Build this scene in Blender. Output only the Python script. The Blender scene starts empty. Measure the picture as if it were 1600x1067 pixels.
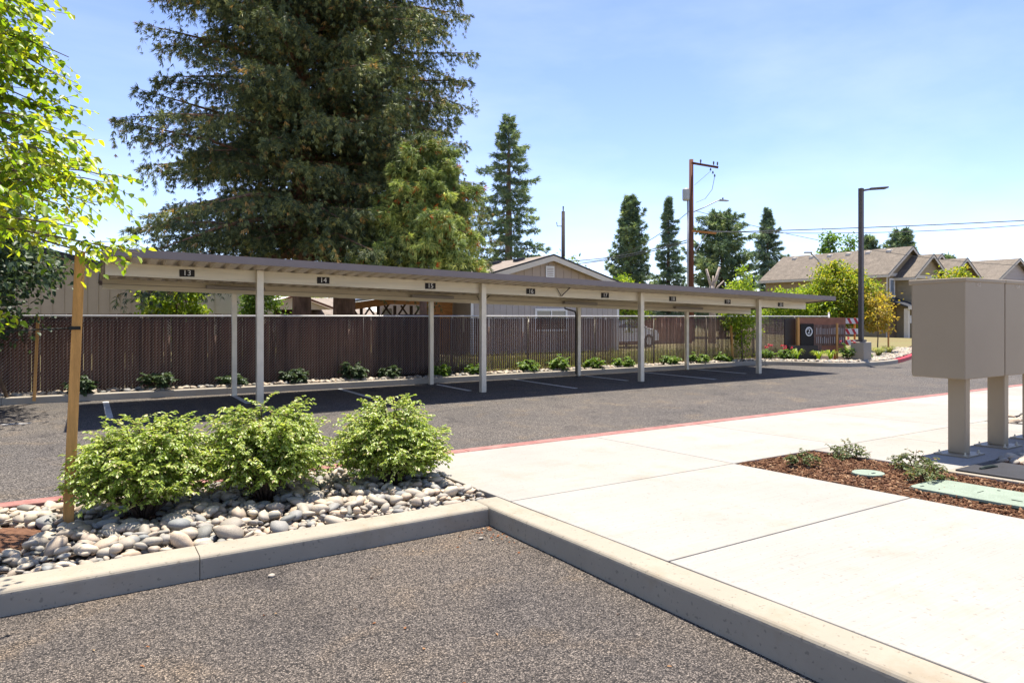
import bpy, math, random
import numpy as np
from mathutils import Vector, Matrix

R = math.radians
rng = np.random.default_rng(7)
random.seed(7)
scene = bpy.context.scene
col = scene.collection

# ------------------------------------------------------------------ camera
EYE = 1.65
HEADING = R(57.9)                       # +X runs along the drive, +Y across it towards the fence
cam_d = bpy.data.cameras.new('camera')
cam_d.sensor_width = 36.0
cam_d.lens = 24.0
cam_d.shift_y = -0.0241
cam_d.clip_start = 0.05
cam_d.clip_end = 3000
cam = bpy.data.objects.new('camera', cam_d)
col.objects.link(cam)
cam.location = (0, 0, EYE)
cam.rotation_euler = (R(90), 0, HEADING - R(90))
scene.camera = cam

# ------------------------------------------------------------------ sky, sun, exposure
SUN_EL, SUN_AZ = R(76), R(45)           # azimuth measured from +X towards +Y
world = bpy.data.worlds.new('World')
scene.world = world
world.use_nodes = True
nt = world.node_tree
nt.nodes.clear()
w_out = nt.nodes.new('ShaderNodeOutputWorld')
w_bg = nt.nodes.new('ShaderNodeBackground')
w_sky = nt.nodes.new('ShaderNodeTexSky')
w_sky.sky_type = 'NISHITA'
w_sky.sun_disc = False
w_sky.sun_elevation = SUN_EL
w_sky.sun_rotation = R(90) - SUN_AZ
w_sky.air_density = 1.0
w_sky.dust_density = 0.0
w_sky.altitude = 2000
w_sky.ozone_density = 3.0
# thin wisps of high cloud
w_tc = nt.nodes.new('ShaderNodeTexCoord')
w_map = nt.nodes.new('ShaderNodeMapping')
w_map.inputs['Scale'].default_value = (1.2, 3.0, 7.0)
w_map.inputs['Rotation'].default_value = (0.15, 0.2, 0.5)
w_noise = nt.nodes.new('ShaderNodeTexNoise')
w_noise.inputs['Scale'].default_value = 1.3
w_noise.inputs['Detail'].default_value = 6
w_noise.inputs['Roughness'].default_value = 0.55
w_ramp = nt.nodes.new('ShaderNodeValToRGB')
w_ramp.color_ramp.elements[0].position = 0.42
w_ramp.color_ramp.elements[1].position = 0.80
w_ramp.color_ramp.elements[0].color = (0, 0, 0, 1)
w_ramp.color_ramp.elements[1].color = (0.10, 0.10, 0.10, 1)
w_mix = nt.nodes.new('ShaderNodeMixRGB')
w_mix.inputs['Color2'].default_value = (8.2, 8.9, 9.8, 1)
nt.links.new(w_tc.outputs['Generated'], w_map.inputs['Vector'])
nt.links.new(w_map.outputs['Vector'], w_noise.inputs['Vector'])
nt.links.new(w_noise.outputs['Fac'], w_ramp.inputs['Fac'])
nt.links.new(w_ramp.outputs['Color'], w_mix.inputs['Fac'])
nt.links.new(w_sky.outputs['Color'], w_mix.inputs['Color1'])
w_tint = nt.nodes.new('ShaderNodeMixRGB')
w_tint.blend_type = 'MULTIPLY'
w_tint.inputs['Fac'].default_value = 1
w_tint.inputs['Color2'].default_value = (1.07, 0.945, 1.0, 1)
nt.links.new(w_mix.outputs['Color'], w_tint.inputs['Color1'])
nt.links.new(w_tint.outputs['Color'], w_bg.inputs['Color'])
nt.links.new(w_bg.outputs['Background'], w_out.inputs['Surface'])
w_bg.inputs['Strength'].default_value = 0.092

sun_d = bpy.data.lights.new('sun', 'SUN')
sun_d.energy = 3.7
sun_d.angle = R(0.53)
sun_d.color = (1.0, 0.93, 0.83)
sun = bpy.data.objects.new('sun', sun_d)
col.objects.link(sun)
sd = Vector((math.cos(SUN_EL) * math.cos(SUN_AZ), math.cos(SUN_EL) * math.sin(SUN_AZ), math.sin(SUN_EL)))
sun.rotation_euler = sd.to_track_quat('Z', 'Y').to_euler()

scene.view_settings.view_transform = 'Standard'
scene.view_settings.look = 'None'
scene.view_settings.gamma = 1.0
scene.view_settings.use_curve_mapping = False
scene.view_settings.exposure = 1.55
scene.cycles.max_bounces = 6
scene.cycles.diffuse_bounces = 4
scene.cycles.glossy_bounces = 2
scene.cycles.transmission_bounces = 4
scene.cycles.caustics_reflective = False
scene.cycles.caustics_refractive = False


# ------------------------------------------------------------------ materials
def new_mat(name):
    m = bpy.data.materials.new(name)
    m.use_nodes = True
    t = m.node_tree
    t.nodes.clear()
    return m, t, t.nodes, t.links


def ramp(n, stops):
    r = n.new('ShaderNodeValToRGB')
    e = r.color_ramp.elements
    while len(e) < len(stops):
        e.new(0.5)
    for i, (p, c) in enumerate(stops):
        e[i].position = p
        e[i].color = (c[0], c[1], c[2], 1)
    return r


def mul(c, k):
    return tuple(min(1.0, x * k) for x in c)


def M(name, c, rough=0.8, var=0.18, scale=3.0, bump=0.0, bscale=60.0, metal=0.0, spec=0.3, fine=0.0, stretch=None,
      rnd=0.0, c2=None):
    """painted / mineral / wood surface: base colour broken by noise, fine relief, optional change per object"""
    m, t, n, l = new_mat(name)
    out = n.new('ShaderNodeOutputMaterial')
    p = n.new('ShaderNodeBsdfPrincipled')
    p.inputs['Roughness'].default_value = rough
    p.inputs['Metallic'].default_value = metal
    p.inputs['Specular IOR Level'].default_value = spec
    tc = n.new('ShaderNodeTexCoord')
    vec = tc.outputs['Object']
    if stretch:
        mp = n.new('ShaderNodeMapping')
        mp.inputs['Scale'].default_value = stretch
        l.new(vec, mp.inputs['Vector'])
        vec = mp.outputs['Vector']
    nz = n.new('ShaderNodeTexNoise')
    nz.inputs['Scale'].default_value = scale
    nz.inputs['Detail'].default_value = 6
    nz.inputs['Roughness'].default_value = 0.6
    l.new(vec, nz.inputs['Vector'])
    r = ramp(n, [(0.3, mul(c, 1 - var)), (0.7, c2 if c2 else mul(c, 1 + var))])
    l.new(nz.outputs['Fac'], r.inputs['Fac'])
    cur = r.outputs['Color']
    if fine:
        nf = n.new('ShaderNodeTexNoise')
        nf.inputs['Scale'].default_value = bscale
        nf.inputs['Detail'].default_value = 3
        l.new(vec, nf.inputs['Vector'])
        rf = ramp(n, [(0.3, (1 - fine,) * 3), (0.7, (1 + fine,) * 3)])
        l.new(nf.outputs['Fac'], rf.inputs['Fac'])
        mx = n.new('ShaderNodeMixRGB')
        mx.blend_type = 'MULTIPLY'
        mx.inputs['Fac'].default_value = 1
        l.new(cur, mx.inputs['Color1'])
        l.new(rf.outputs['Color'], mx.inputs['Color2'])
        cur = mx.outputs['Color']
    if rnd:
        oi = n.new('ShaderNodeObjectInfo')
        rr = ramp(n, [(0, (1 - rnd,) * 3), (1, (1 + rnd,) * 3)])
        l.new(oi.outputs['Random'], rr.inputs['Fac'])
        mx = n.new('ShaderNodeMixRGB')
        mx.blend_type = 'MULTIPLY'
        mx.inputs['Fac'].default_value = 1
        l.new(cur, mx.inputs['Color1'])
        l.new(rr.outputs['Color'], mx.inputs['Color2'])
        cur = mx.outputs['Color']
    l.new(cur, p.inputs['Base Color'])
    if bump:
        nb = n.new('ShaderNodeTexNoise')
        nb.inputs['Scale'].default_value = bscale
        nb.inputs['Detail'].default_value = 4
        l.new(vec, nb.inputs['Vector'])
        b = n.new('ShaderNodeBump')
        b.inputs['Strength'].default_value = bump
        b.inputs['Distance'].default_value = 0.01
        l.new(nb.outputs['Fac'], b.inputs['Height'])
        l.new(b.outputs['Normal'], p.inputs['Normal'])
    l.new(p.outputs['BSDF'], out.inputs['Surface'])
    return m


def leaf_mat(name, stops, trans=0.45, rough=0.5, spec=0.3, tcol=None, clump=0.0):
    """leaves: colour differs leaf by leaf; light passes through the blade"""
    m, t, n, l = new_mat(name)
    out = n.new('ShaderNodeOutputMaterial')
    g = n.new('ShaderNodeNewGeometry')
    r = ramp(n, stops)
    l.new(g.outputs['Random Per Island'], r.inputs['Fac'])
    if clump:
        tc = n.new('ShaderNodeTexCoord')
        nz = n.new('ShaderNodeTexNoise')
        nz.inputs['Scale'].default_value = clump
        nz.inputs['Detail'].default_value = 3
        l.new(tc.outputs['Object'], nz.inputs['Vector'])
        rc = ramp(n, [(.34, (.62, .68, .72)), (.5, (1, 1, 1)), (.68, (1.75, 1.6, 1.3))])
        l.new(nz.outputs['Fac'], rc.inputs['Fac'])
        mc = n.new('ShaderNodeMixRGB')
        mc.blend_type = 'MULTIPLY'
        mc.inputs['Fac'].default_value = 1
        l.new(r.outputs['Color'], mc.inputs['Color1'])
        l.new(rc.outputs['Color'], mc.inputs['Color2'])
        r = mc
    p = n.new('ShaderNodeBsdfPrincipled')
    p.inputs['Roughness'].default_value = rough
    p.inputs['Specular IOR Level'].default_value = spec
    l.new(r.outputs['Color'], p.inputs['Base Color'])
    tr = n.new('ShaderNodeBsdfTranslucent')
    mx = n.new('ShaderNodeMixRGB')
    mx.blend_type = 'MULTIPLY'
    mx.inputs['Fac'].default_value = 1
    mx.inputs['Color2'].default_value = (*(tcol or (1.5, 1.5, 0.7)), 1)
    l.new(r.outputs['Color'], mx.inputs['Color1'])
    l.new(mx.outputs['Color'], tr.inputs['Color'])
    ms = n.new('ShaderNodeMixShader')
    ms.inputs['Fac'].default_value = trans
    l.new(p.outputs['BSDF'], ms.inputs[1])
    l.new(tr.outputs['BSDF'], ms.inputs[2])
    l.new(ms.outputs['Shader'], out.inputs['Surface'])
    return m


def asphalt_mat(name, cell, stops, patch, bump):
    m, t, n, l = new_mat(name)
    out = n.new('ShaderNodeOutputMaterial')
    p = n.new('ShaderNodeBsdfPrincipled')
    p.inputs['Roughness'].default_value = 0.85
    p.inputs['Specular IOR Level'].default_value = 0.25
    tc = n.new('ShaderNodeTexCoord')
    wz = n.new('ShaderNodeTexNoise')
    wz.inputs['Scale'].default_value = cell * 0.6
    l.new(tc.outputs['Object'], wz.inputs['Vector'])
    ad = n.new('ShaderNodeMixRGB')
    ad.blend_type = 'ADD'
    ad.inputs['Fac'].default_value = 0.012
    l.new(tc.outputs['Object'], ad.inputs['Color1'])
    l.new(wz.outputs['Color'], ad.inputs['Color2'])
    v = n.new('ShaderNodeTexVoronoi')
    v.inputs['Scale'].default_value = cell
    v.inputs['Randomness'].default_value = 1.0
    l.new(ad.outputs['Color'], v.inputs['Vector'])
    sx = n.new('ShaderNodeSeparateColor')
    l.new(v.outputs['Color'], sx.inputs['Color'])
    r = ramp(n, stops)
    l.new(sx.outputs['Red'], r.inputs['Fac'])
    # dark binder between the stones
    rd = ramp(n, [(0.25, (1, 1, 1)), (0.62, (0.25, 0.25, 0.25))])
    l.new(v.outputs['Distance'], rd.inputs['Fac'])
    mx = n.new('ShaderNodeMixRGB')
    mx.blend_type = 'MULTIPLY'
    mx.inputs['Fac'].default_value = 1
    l.new(r.outputs['Color'], mx.inputs['Color1'])
    l.new(rd.outputs['Color'], mx.inputs['Color2'])
    nz = n.new('ShaderNodeTexNoise')
    nz.inputs['Scale'].default_value = 0.55
    nz.inputs['Detail'].default_value = 5
    l.new(tc.outputs['Object'], nz.inputs['Vector'])
    rp = ramp(n, [(0.35, patch[0]), (0.68, patch[1])])
    l.new(nz.outputs['Fac'], rp.inputs['Fac'])
    m2 = n.new('ShaderNodeMixRGB')
    m2.blend_type = 'MULTIPLY'
    m2.inputs['Fac'].default_value = 1
    l.new(mx.outputs['Color'], m2.inputs['Color1'])
    l.new(rp.outputs['Color'], m2.inputs['Color2'])
    no = n.new('ShaderNodeTexNoise')
    no.inputs['Scale'].default_value = 1.7
    no.inputs['Detail'].default_value = 7
    no.inputs['Distortion'].default_value = 0.6
    l.new(tc.outputs['Object'], no.inputs['Vector'])
    rp2 = ramp(n, [(0.30, (.72, .72, .74)), (0.44, (1, 1, 1)), (.56, (1, 1, 1)), (.72, (1.34, 1.22, 1.04))])
    l.new(no.outputs['Fac'], rp2.inputs['Fac'])
    m3 = n.new('ShaderNodeMixRGB')
    m3.blend_type = 'MULTIPLY'
    m3.inputs['Fac'].default_value = 1
    l.new(m2.outputs['Color'], m3.inputs['Color1'])
    l.new(rp2.outputs['Color'], m3.inputs['Color2'])
    l.new(m3.outputs['Color'], p.inputs['Base Color'])
    b = n.new('ShaderNodeBump')
    b.invert = True
    b.inputs['Strength'].default_value = bump
    b.inputs['Distance'].default_value = 0.006
    l.new(v.outputs['Distance'], b.inputs['Height'])
    l.new(b.outputs['Normal'], p.inputs['Normal'])
    l.new(p.outputs['BSDF'], out.inputs['Surface'])
    return m


def concrete_mat(name, c, var, broom=0.0, speck=0.0, stain=(0.85, 0.72, 0.52), stain_amt=0.25):
    m, t, n, l = new_mat(name)
    out = n.new('ShaderNodeOutputMaterial')
    p = n.new('ShaderNodeBsdfPrincipled')
    p.inputs['Roughness'].default_value = 0.9
    p.inputs['Specular IOR Level'].default_value = 0.2
    tc = n.new('ShaderNodeTexCoord')
    nz = n.new('ShaderNodeTexNoise')
    nz.inputs['Scale'].default_value = 1.1
    nz.inputs['Detail'].default_value = 8
    nz.inputs['Roughness'].default_value = 0.65
    l.new(tc.outputs['Object'], nz.inputs['Vector'])
    r = ramp(n, [(0.3, mul(c, 1 - var)), (0.7, mul(c, 1 + var))])
    l.new(nz.outputs['Fac'], r.inputs['Fac'])
    # rusty tan bloom in patches
    ns = n.new('ShaderNodeTexNoise')
    ns.inputs['Scale'].default_value = 2.3
    ns.inputs['Detail'].default_value = 9
    ns.inputs['Roughness'].default_value = 0.7
    l.new(tc.outputs['Object'], ns.inputs['Vector'])
    rs = ramp(n, [(0.52, (0, 0, 0)), (0.75, (stain_amt,) * 3)])
    l.new(ns.outputs['Fac'], rs.inputs['Fac'])
    ms = n.new('ShaderNodeMixRGB')
    ms.blend_type = 'MULTIPLY'
    ms.inputs['Color2'].default_value = (*stain, 1)
    l.new(rs.outputs['Color'], ms.inputs['Fac'])
    l.new(r.outputs['Color'], ms.inputs['Color1'])
    cur = ms.outputs['Color']
    if speck:
        v = n.new('ShaderNodeTexNoise')
        v.inputs['Scale'].default_value = 38
        v.inputs['Detail'].default_value = 2
        l.new(tc.outputs['Object'], v.inputs['Vector'])
        rv = ramp(n, [(0.30, (1 - speck,) * 3), (0.36, (1, 1, 1))])
        l.new(v.outputs['Fac'], rv.inputs['Fac'])
        mv = n.new('ShaderNodeMixRGB')
        mv.blend_type = 'MULTIPLY'
        mv.inputs['Fac'].default_value = 1
        l.new(cur, mv.inputs['Color1'])
        l.new(rv.outputs['Color'], mv.inputs['Color2'])
        cur = mv.outputs['Color']
    if broom:
        oi = n.new('ShaderNodeObjectInfo')
        ro = ramp(n, [(0, (.93, .92, .90)), (1, (1.05, 1.05, 1.05))])
        l.new(oi.outputs['Random'], ro.inputs['Fac'])
        mo = n.new('ShaderNodeMixRGB')
        mo.blend_type = 'MULTIPLY'
        mo.inputs['Fac'].default_value = 1
        l.new(cur, mo.inputs['Color1'])
        l.new(ro.outputs['Color'], mo.inputs['Color2'])
        bt = n.new('ShaderNodeTexNoise')
        bt.inputs['Scale'].default_value = 30
        bt.inputs['Detail'].default_value = 4
        bm_ = n.new('ShaderNodeMapping')
        bm_.inputs['Scale'].default_value = (.035, 3.0, 1)
        bm_.inputs['Rotation'].default_value = (0, 0, .03)
        l.new(tc.outputs['Object'], bm_.inputs['Vector'])
        l.new(bm_.outputs['Vector'], bt.inputs['Vector'])
        rb = ramp(n, [(.32, (.95, .945, .935)), (.62, (1.02, 1.02, 1.02))])
        l.new(bt.outputs['Fac'], rb.inputs['Fac'])
        mb = n.new('ShaderNodeMixRGB')
        mb.blend_type = 'MULTIPLY'
        mb.inputs['Fac'].default_value = 1
        l.new(mo.outputs['Color'], mb.inputs['Color1'])
        l.new(rb.outputs['Color'], mb.inputs['Color2'])
        cur = mb.outputs['Color']
    l.new(cur, p.inputs['Base Color'])
    nb = n.new('ShaderNodeTexNoise')
    nb.inputs['Scale'].default_value = 40
    nb.inputs['Detail'].default_value = 5
    mp = n.new('ShaderNodeMapping')
    mp.inputs['Scale'].default_value = (0.06, 4.0, 1) if broom else (1, 1, 1)
    l.new(tc.outputs['Object'], mp.inputs['Vector'])
    l.new(mp.outputs['Vector'], nb.inputs['Vector'])
    b = n.new('ShaderNodeBump')
    b.inputs['Strength'].default_value = broom or 0.35
    b.inputs['Distance'].default_value = 0.004
    l.new(nb.outputs['Fac'], b.inputs['Height'])
    l.new(b.outputs['Normal'], p.inputs['Normal'])
    l.new(p.outputs['BSDF'], out.inputs['Surface'])
    return m


def stone_mat(name, per_object):
    m, t, n, l = new_mat(name)
    out = n.new('ShaderNodeOutputMaterial')
    p = n.new('ShaderNodeBsdfPrincipled')
    p.inputs['Roughness'].default_value = 0.65
    p.inputs['Specular IOR Level'].default_value = 0.35
    if per_object:
        s = n.new('ShaderNodeObjectInfo').outputs['Random']
    else:
        s = n.new('ShaderNodeNewGeometry').outputs['Random Per Island']
    r = ramp(n, [(0, (0.186, 0.185, 0.164)), (0.16, (0.34, 0.286, 0.218)), (0.32, (0.218, 0.225, 0.218)), (0.48, (0.438, 0.368, 0.274)), (0.62, (0.296, 0.267, 0.218)), (0.76, (0.47, 0.348, 0.237)), (0.9, (0.502, 0.439, 0.335)), (1, (0.36, 0.286, 0.218))])
    l.new(s, r.inputs['Fac'])
    tc = n.new('ShaderNodeTexCoord')
    nz = n.new('ShaderNodeTexNoise')
    nz.inputs['Scale'].default_value = 14
    nz.inputs['Detail'].default_value = 6
    l.new(tc.outputs['Object'], nz.inputs['Vector'])
    rn = ramp(n, [(0.3, (.78, .78, .78)), (0.7, (1.18, 1.18, 1.18))])
    l.new(nz.outputs['Fac'], rn.inputs['Fac'])
    mx = n.new('ShaderNodeMixRGB')
    mx.blend_type = 'MULTIPLY'
    mx.inputs['Fac'].default_value = 1
    l.new(r.outputs['Color'], mx.inputs['Color1'])
    l.new(rn.outputs['Color'], mx.inputs['Color2'])
    l.new(mx.outputs['Color'], p.inputs['Base Color'])
    b = n.new('ShaderNodeBump')
    b.inputs['Strength'].default_value = 0.15
    b.inputs['Distance'].default_value = 0.01
    l.new(nz.outputs['Fac'], b.inputs['Height'])
    l.new(b.outputs['Normal'], p.inputs['Normal'])
    l.new(p.outputs['BSDF'], out.inputs['Surface'])
    return m


MAT = {}
MAT['asphalt_stall'] = asphalt_mat('asphalt_stall', 132, [(0, (.030, .027, .025)), (.35, (.127, .112, .099)), (.78, (.238, .208, .180)), (1, (.38, .33, .275))], ((.80, .79, .80), (1.20, 1.11, 1.0)), 0.8)
MAT['asphalt_road'] = asphalt_mat('asphalt_road', 62, [(0, (.086, .077, .070)), (.5, (.165, .149, .134)), (1, (.245, .221, .196))], ((.86, .85, .84), (1.10, 1.06, 1.0)), 0.5)
MAT['sidewalk'] = concrete_mat('sidewalk', (.305, .288, .258), .07, broom=.25, speck=.22, stain_amt=.40)
MAT['kerb'] = concrete_mat('kerb', (.30, .266, .208), .12, speck=.30, stain=(.76, .64, .48), stain_amt=.6)
MAT['kerb_far'] = concrete_mat('kerb_far', (.33, .295, .24), .10, speck=.2, stain_amt=.4)
MAT['red_kerb'] = M('red_kerb', (.27, .10, .082), .7, .25, 6, .2, 60, fine=.15, c2=(.34, .17, .14))
MAT['red_paint'] = M('red_paint', (.42, .03, .04), .6, .15, 5)
MAT['white_paint'] = M('white_paint', (.62, .61, .58), .6, .10, 12, fine=.12)
MAT['worn_line'] = M('worn_line', (.50, .50, .48), .75, .25, 9, fine=.2)
MAT['soil'] = M('soil', (.045, .028, .02), .95, .35, 9, .7, 70)
MAT['bark_mulch'] = M('bark_mulch', (.115, .05, .026), .95, .4, 14, .8, 90, c2=(.20, .10, .055))
MAT['stone'] = stone_mat('stone', True)
MAT['stone_mass'] = stone_mat('stone_mass', False)
MAT['dry_ground'] = M('dry_ground', (.26, .19, .085), .95, .3, .35, .5, 30, c2=(.17, .16, .06))
MAT['galv'] = M('galv', (.66, .59, .44), .42, .14, 2.2, .05, 40, metal=.15, spec=.5, stretch=(.4, 1, 6))
MAT['galv_post'] = M('galv_post', (.66, .59, .46), .4, .10, 4, .05, 40, metal=.35, spec=.5)
MAT['deck'] = M('deck', (.86, .78, .64), .5, .08, 2, metal=.1, spec=.4)
MAT['bronze'] = M('bronze', (.225, .182, .160), .5, .08, 1.2, spec=.4)
MAT['bronze_dark'] = M('bronze_dark', (.045, .035, .03), .5, .1, 3, spec=.4)
MAT['fixture'] = M('fixture', (.36, .33, .30), .45, .06, 3)
MAT['sign_black'] = M('sign_black', (.012, .009, .008), .5, .2, 8)
MAT['sign_white'] = M('sign_white', (.8, .8, .78), .6, .04, 8)
MAT['wire'] = M('wire', (.38, .34, .30), .45, .1, 8, metal=.4, spec=.5)
MAT['rail'] = M('rail', (.62, .60, .57), .4, .08, 5, metal=.3, spec=.5)
MAT['slat'] = leaf_mat('slat', [(0, (0.1188, 0.0646, 0.0437)), (0.5, (0.1692, 0.0973, 0.0663)), (1, (0.216, 0.133, 0.0936))], .42, .6, .3, (1.3, 1.1, .9))
MAT['fence_board'] = M('fence_board', (.115, .062, .042), .85, .3, 5, .3, 60, stretch=(4, 4, .5), rnd=.35)
MAT['stake'] = M('stake', (.58, .30, .095), .75, .22, 5, .15, 60, stretch=(6, 6, .5), fine=.1)
MAT['strap'] = M('strap', (.02, .02, .018), .7, .1)
MAT['bark'] = M('bark', (.20, .115, .075), .95, .45, 5, .9, 26, stretch=(1.6, 1.6, .5))
MAT['bark_light'] = M('bark_light', (.25, .18, .125), .95, .3, 5, .7, 26, stretch=(1.6, 1.6, .5))
MAT['bark_grey'] = M('bark_grey', (.16, .12, .09), .9, .3, 9, .3, 40)
MAT['twig'] = M('twig', (.095, .06, .038), .9, .25, 20)
MAT['dead_wood'] = M('dead_wood', (.40, .33, .27), .9, .25, 6, .4, 30)
MAT['spruce'] = leaf_mat('spruce', [(0, (0.0531, 0.0784, 0.046)), (0.4, (0.1038, 0.1378, 0.068)), (0.75, (0.177, 0.2067, 0.085)), (0.95, (0.2537, 0.2597, 0.095)), (0.962, (0.354, 0.2226, 0.08)), (1, (0.3776, 0.2438, 0.09))], .22, .55, .3, (1.2, 1.3, .7), clump=1.1)
MAT['spruce_sunlit'] = leaf_mat('spruce_sunlit', [(0, (0.11, 0.165, 0.05)), (0.5, (0.22, 0.285, 0.09)), (0.94, (0.38, 0.42, 0.14)), (0.965, (0.4, 0.42, 0.14)), (0.972, (0.4, 0.11, 0.03)), (1, (0.44, 0.13, 0.04))], .25, .55, .3, (1.3, 1.4, .7), clump=1.4)  # lighter copy of the spruce needles, sunlight painted into the colour
MAT['fir'] = leaf_mat('fir', [(0, (0.0925, 0.1469, 0.1087)), (0.5, (0.1794, 0.2582, 0.1576)), (1, (0.3262, 0.3806, 0.1768))], .2, .6, .25, (1.2, 1.3, .7), clump=0.7)
MAT['fir_blue'] = leaf_mat('fir_blue', [(0, (0.0984, 0.1569, 0.1237)), (0.5, (0.1743, 0.2531, 0.1756)), (1, (0.3095, 0.3796, 0.225))], .2, .6, .25, (1.2, 1.3, .7), clump=0.7)
MAT['leaf_near'] = leaf_mat('leaf_near', [(0, (0.1038, 0.1971, 0.019)), (0.35, (0.1938, 0.3155, 0.0285)), (0.75, (0.3182, 0.4076, 0.0356)), (1, (0.4566, 0.4602, 0.0475))], .52, .42, .4, (1.75, 1.6, .55))
MAT['leaf_shrub'] = leaf_mat('leaf_shrub', [(0, (0.1495, 0.224, 0.0385)), (0.4, (0.2702, 0.364, 0.0605)), (0.8, (0.414, 0.4816, 0.121)), (0.95, (0.552, 0.56, 0.242)), (1, (0.575, 0.448, 0.275))], .40, .40, .5, (1.5, 1.5, .7))
MAT['leaf_dark_shaded'] = leaf_mat('leaf_dark_shaded', [(0, (0.036, 0.066, 0.036)), (1, (0.09, 0.132, 0.06))], .3)  # darkened leaf copy for plants standing in shade
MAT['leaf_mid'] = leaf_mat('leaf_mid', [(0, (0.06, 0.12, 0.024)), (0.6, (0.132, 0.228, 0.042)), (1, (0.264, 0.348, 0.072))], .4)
MAT['leaf_cover'] = leaf_mat('leaf_cover', [(0, (.05, .075, .025)), (.6, (.12, .16, .05)), (.9, (.20, .22, .08)), (1, (.26, .12, .05))], .3)
MAT['leaf_bright'] = leaf_mat('leaf_bright', [(0, (.10, .19, .02)), (.5, (.22, .31, .03)), (1, (.38, .42, .05))], .45)
MAT['leaf_maple'] = leaf_mat('leaf_maple', [(0, (.09, .16, .02)), (.45, (.21, .27, .03)), (.85, (.36, .36, .04)), (1, (.46, .34, .04))], .45)
MAT['leaf_yellow'] = leaf_mat('leaf_yellow', [(0, (.24, .22, .04)), (.6, (.42, .33, .06)), (1, (.52, .34, .08))], .45)
MAT['leaf_poplar'] = leaf_mat('leaf_poplar', [(0, (0.075, 0.15, 0.03)), (1, (0.21, 0.33, 0.075))], .35)
MAT['grass'] = leaf_mat('grass', [(0, (.10, .15, .03)), (.6, (.22, .24, .06)), (1, (.42, .34, .14))], .4)
MAT['petal_red'] = leaf_mat('petal_red', [(0, (.50, .03, .04)), (.7, (.62, .07, .10)), (1, (.75, .35, .38))], .3, tcol=(1.2, .9, .9))
MAT['house_tan'] = M('house_tan', (.40, .32, .26), .8, .06, 3)
MAT['house_grey'] = M('house_grey', (.44, .39, .36), .8, .06, 3)
MAT['house_olive'] = M('house_olive', (.33, .245, .14), .8, .08, 3)
MAT['house_olive2'] = M('house_olive2', (.34, .275, .18), .8, .08, 3)
MAT['house_brown'] = M('house_brown', (.22, .15, .09), .8, .08, 3)
MAT['trim'] = M('trim', (.62, .56, .47), .7, .05, 3)
MAT['trim_white'] = M('trim_white', (.78, .76, .73), .6, .04, 3)
MAT['shingle'] = M('shingle', (.165, .138, .108), .95, .22, 2.2, .4, 9, fine=.2)
MAT['shingle_light'] = M('shingle_light', (.235, .195, .16), .95, .18, 2.2, .4, 9, fine=.16)
MAT['roof_edge'] = M('roof_edge', (.03, .033, .04), .7, .1)
MAT['wall_tan'] = M('wall_tan', (.42, .35, .27), .85, .05, 2)
MAT['wall_cream'] = M('wall_cream', (.66, .60, .54), .85, .05, 2)
MAT['timber'] = M('timber', (.40, .17, .05), .8, .25, 4, .2, 40, stretch=(1, 1, 4))
MAT['timber_dark'] = M('timber_dark', (.06, .035, .02), .85, .2, 4)
MAT['glass'] = M('glass', (.05, .07, .08), .08, .3, 1.5, spec=.9)
MAT['glass_sky'] = M('glass_sky', (.22, .27, .33), .10, .25, 1.2, spec=.9)
MAT['mailbox'] = M('mailbox', (.305, .242, .158), .5, .05, 1.2, .05, 220, spec=.4)
MAT['mailbox_post'] = M('mailbox_post', (.32, .258, .175), .45, .05, 2, .03, 200, metal=.15, spec=.4)
MAT['mail_text'] = M('mail_text', (.62, .54, .42), .6, .1)
MAT['lid_green'] = M('lid_green', (.215, .262, .20), .75, .12, 6, .25, 90, fine=.15)
MAT['lid_edge'] = M('lid_edge', (.02, .03, .025), .8, .1)
MAT['vault_black'] = M('vault_black', (.025, .025, .028), .6, .2, 6, .2, 60)
MAT['pole_bronze'] = M('pole_bronze', (.085, .072, .066), .45, .08, 2, spec=.4)
MAT['pole_wood'] = M('pole_wood', (.125, .050, .030), .9, .3, 3, .4, 30, stretch=(3, 3, .3))
MAT['pole_dark'] = M('pole_dark', (.055, .045, .04), .9, .3, 3)
MAT['pole_grey'] = M('pole_grey', (.40, .40, .38), .5, .1, 3, metal=.3)
MAT['cable'] = M('cable', (.10, .10, .105), .6, .1)
MAT['car_silver'] = M('car_silver', (.82, .80, .78), .3, .03, 1, spec=.6)
MAT['tyre'] = M('tyre', (.02, .02, .02), .85, .1)
MAT['rim'] = M('rim', (.45, .45, .46), .35, .1, metal=.6)
MAT['sign_brown'] = M('sign_brown', (.25, .115, .07), .8, .18, 6, rnd=.2)
MAT['sign_board'] = M('sign_board', (.17, .105, .08), .75, .2, 6, rnd=.25)
MAT['letter'] = M('letter', (.36, .33, .32), .5, .1, metal=.3)
MAT['orange'] = M('orange', (.65, .19, .03), .6, .1)


# ------------------------------------------------------------------ mesh helpers
WORLD_LOC = {}


def link(o, parent=None, loc=(0, 0, 0)):
    col.objects.link(o)
    o.location = loc
    if parent is not None:
        o.parent = parent
        WORLD_LOC[o] = WORLD_LOC.get(parent, Vector((0, 0, 0))) + Vector(loc)
    else:
        WORLD_LOC[o] = Vector(loc)
    return o


def tag(o, label=None, cat=None, group=None, kind=None):
    if label:
        o['label'] = label
    if cat:
        o['category'] = cat
    if group:
        o['group'] = group
    if kind:
        o['kind'] = kind
    return o


def thing(name, label, cat, loc=(0, 0, 0), group=None, rz=0.0):
    o = bpy.data.objects.new(name, None)
    o.empty_display_size = 0.1
    link(o, None, loc)
    o.rotation_euler = (0, 0, rz)
    return tag(o, label, cat, group)


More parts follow.
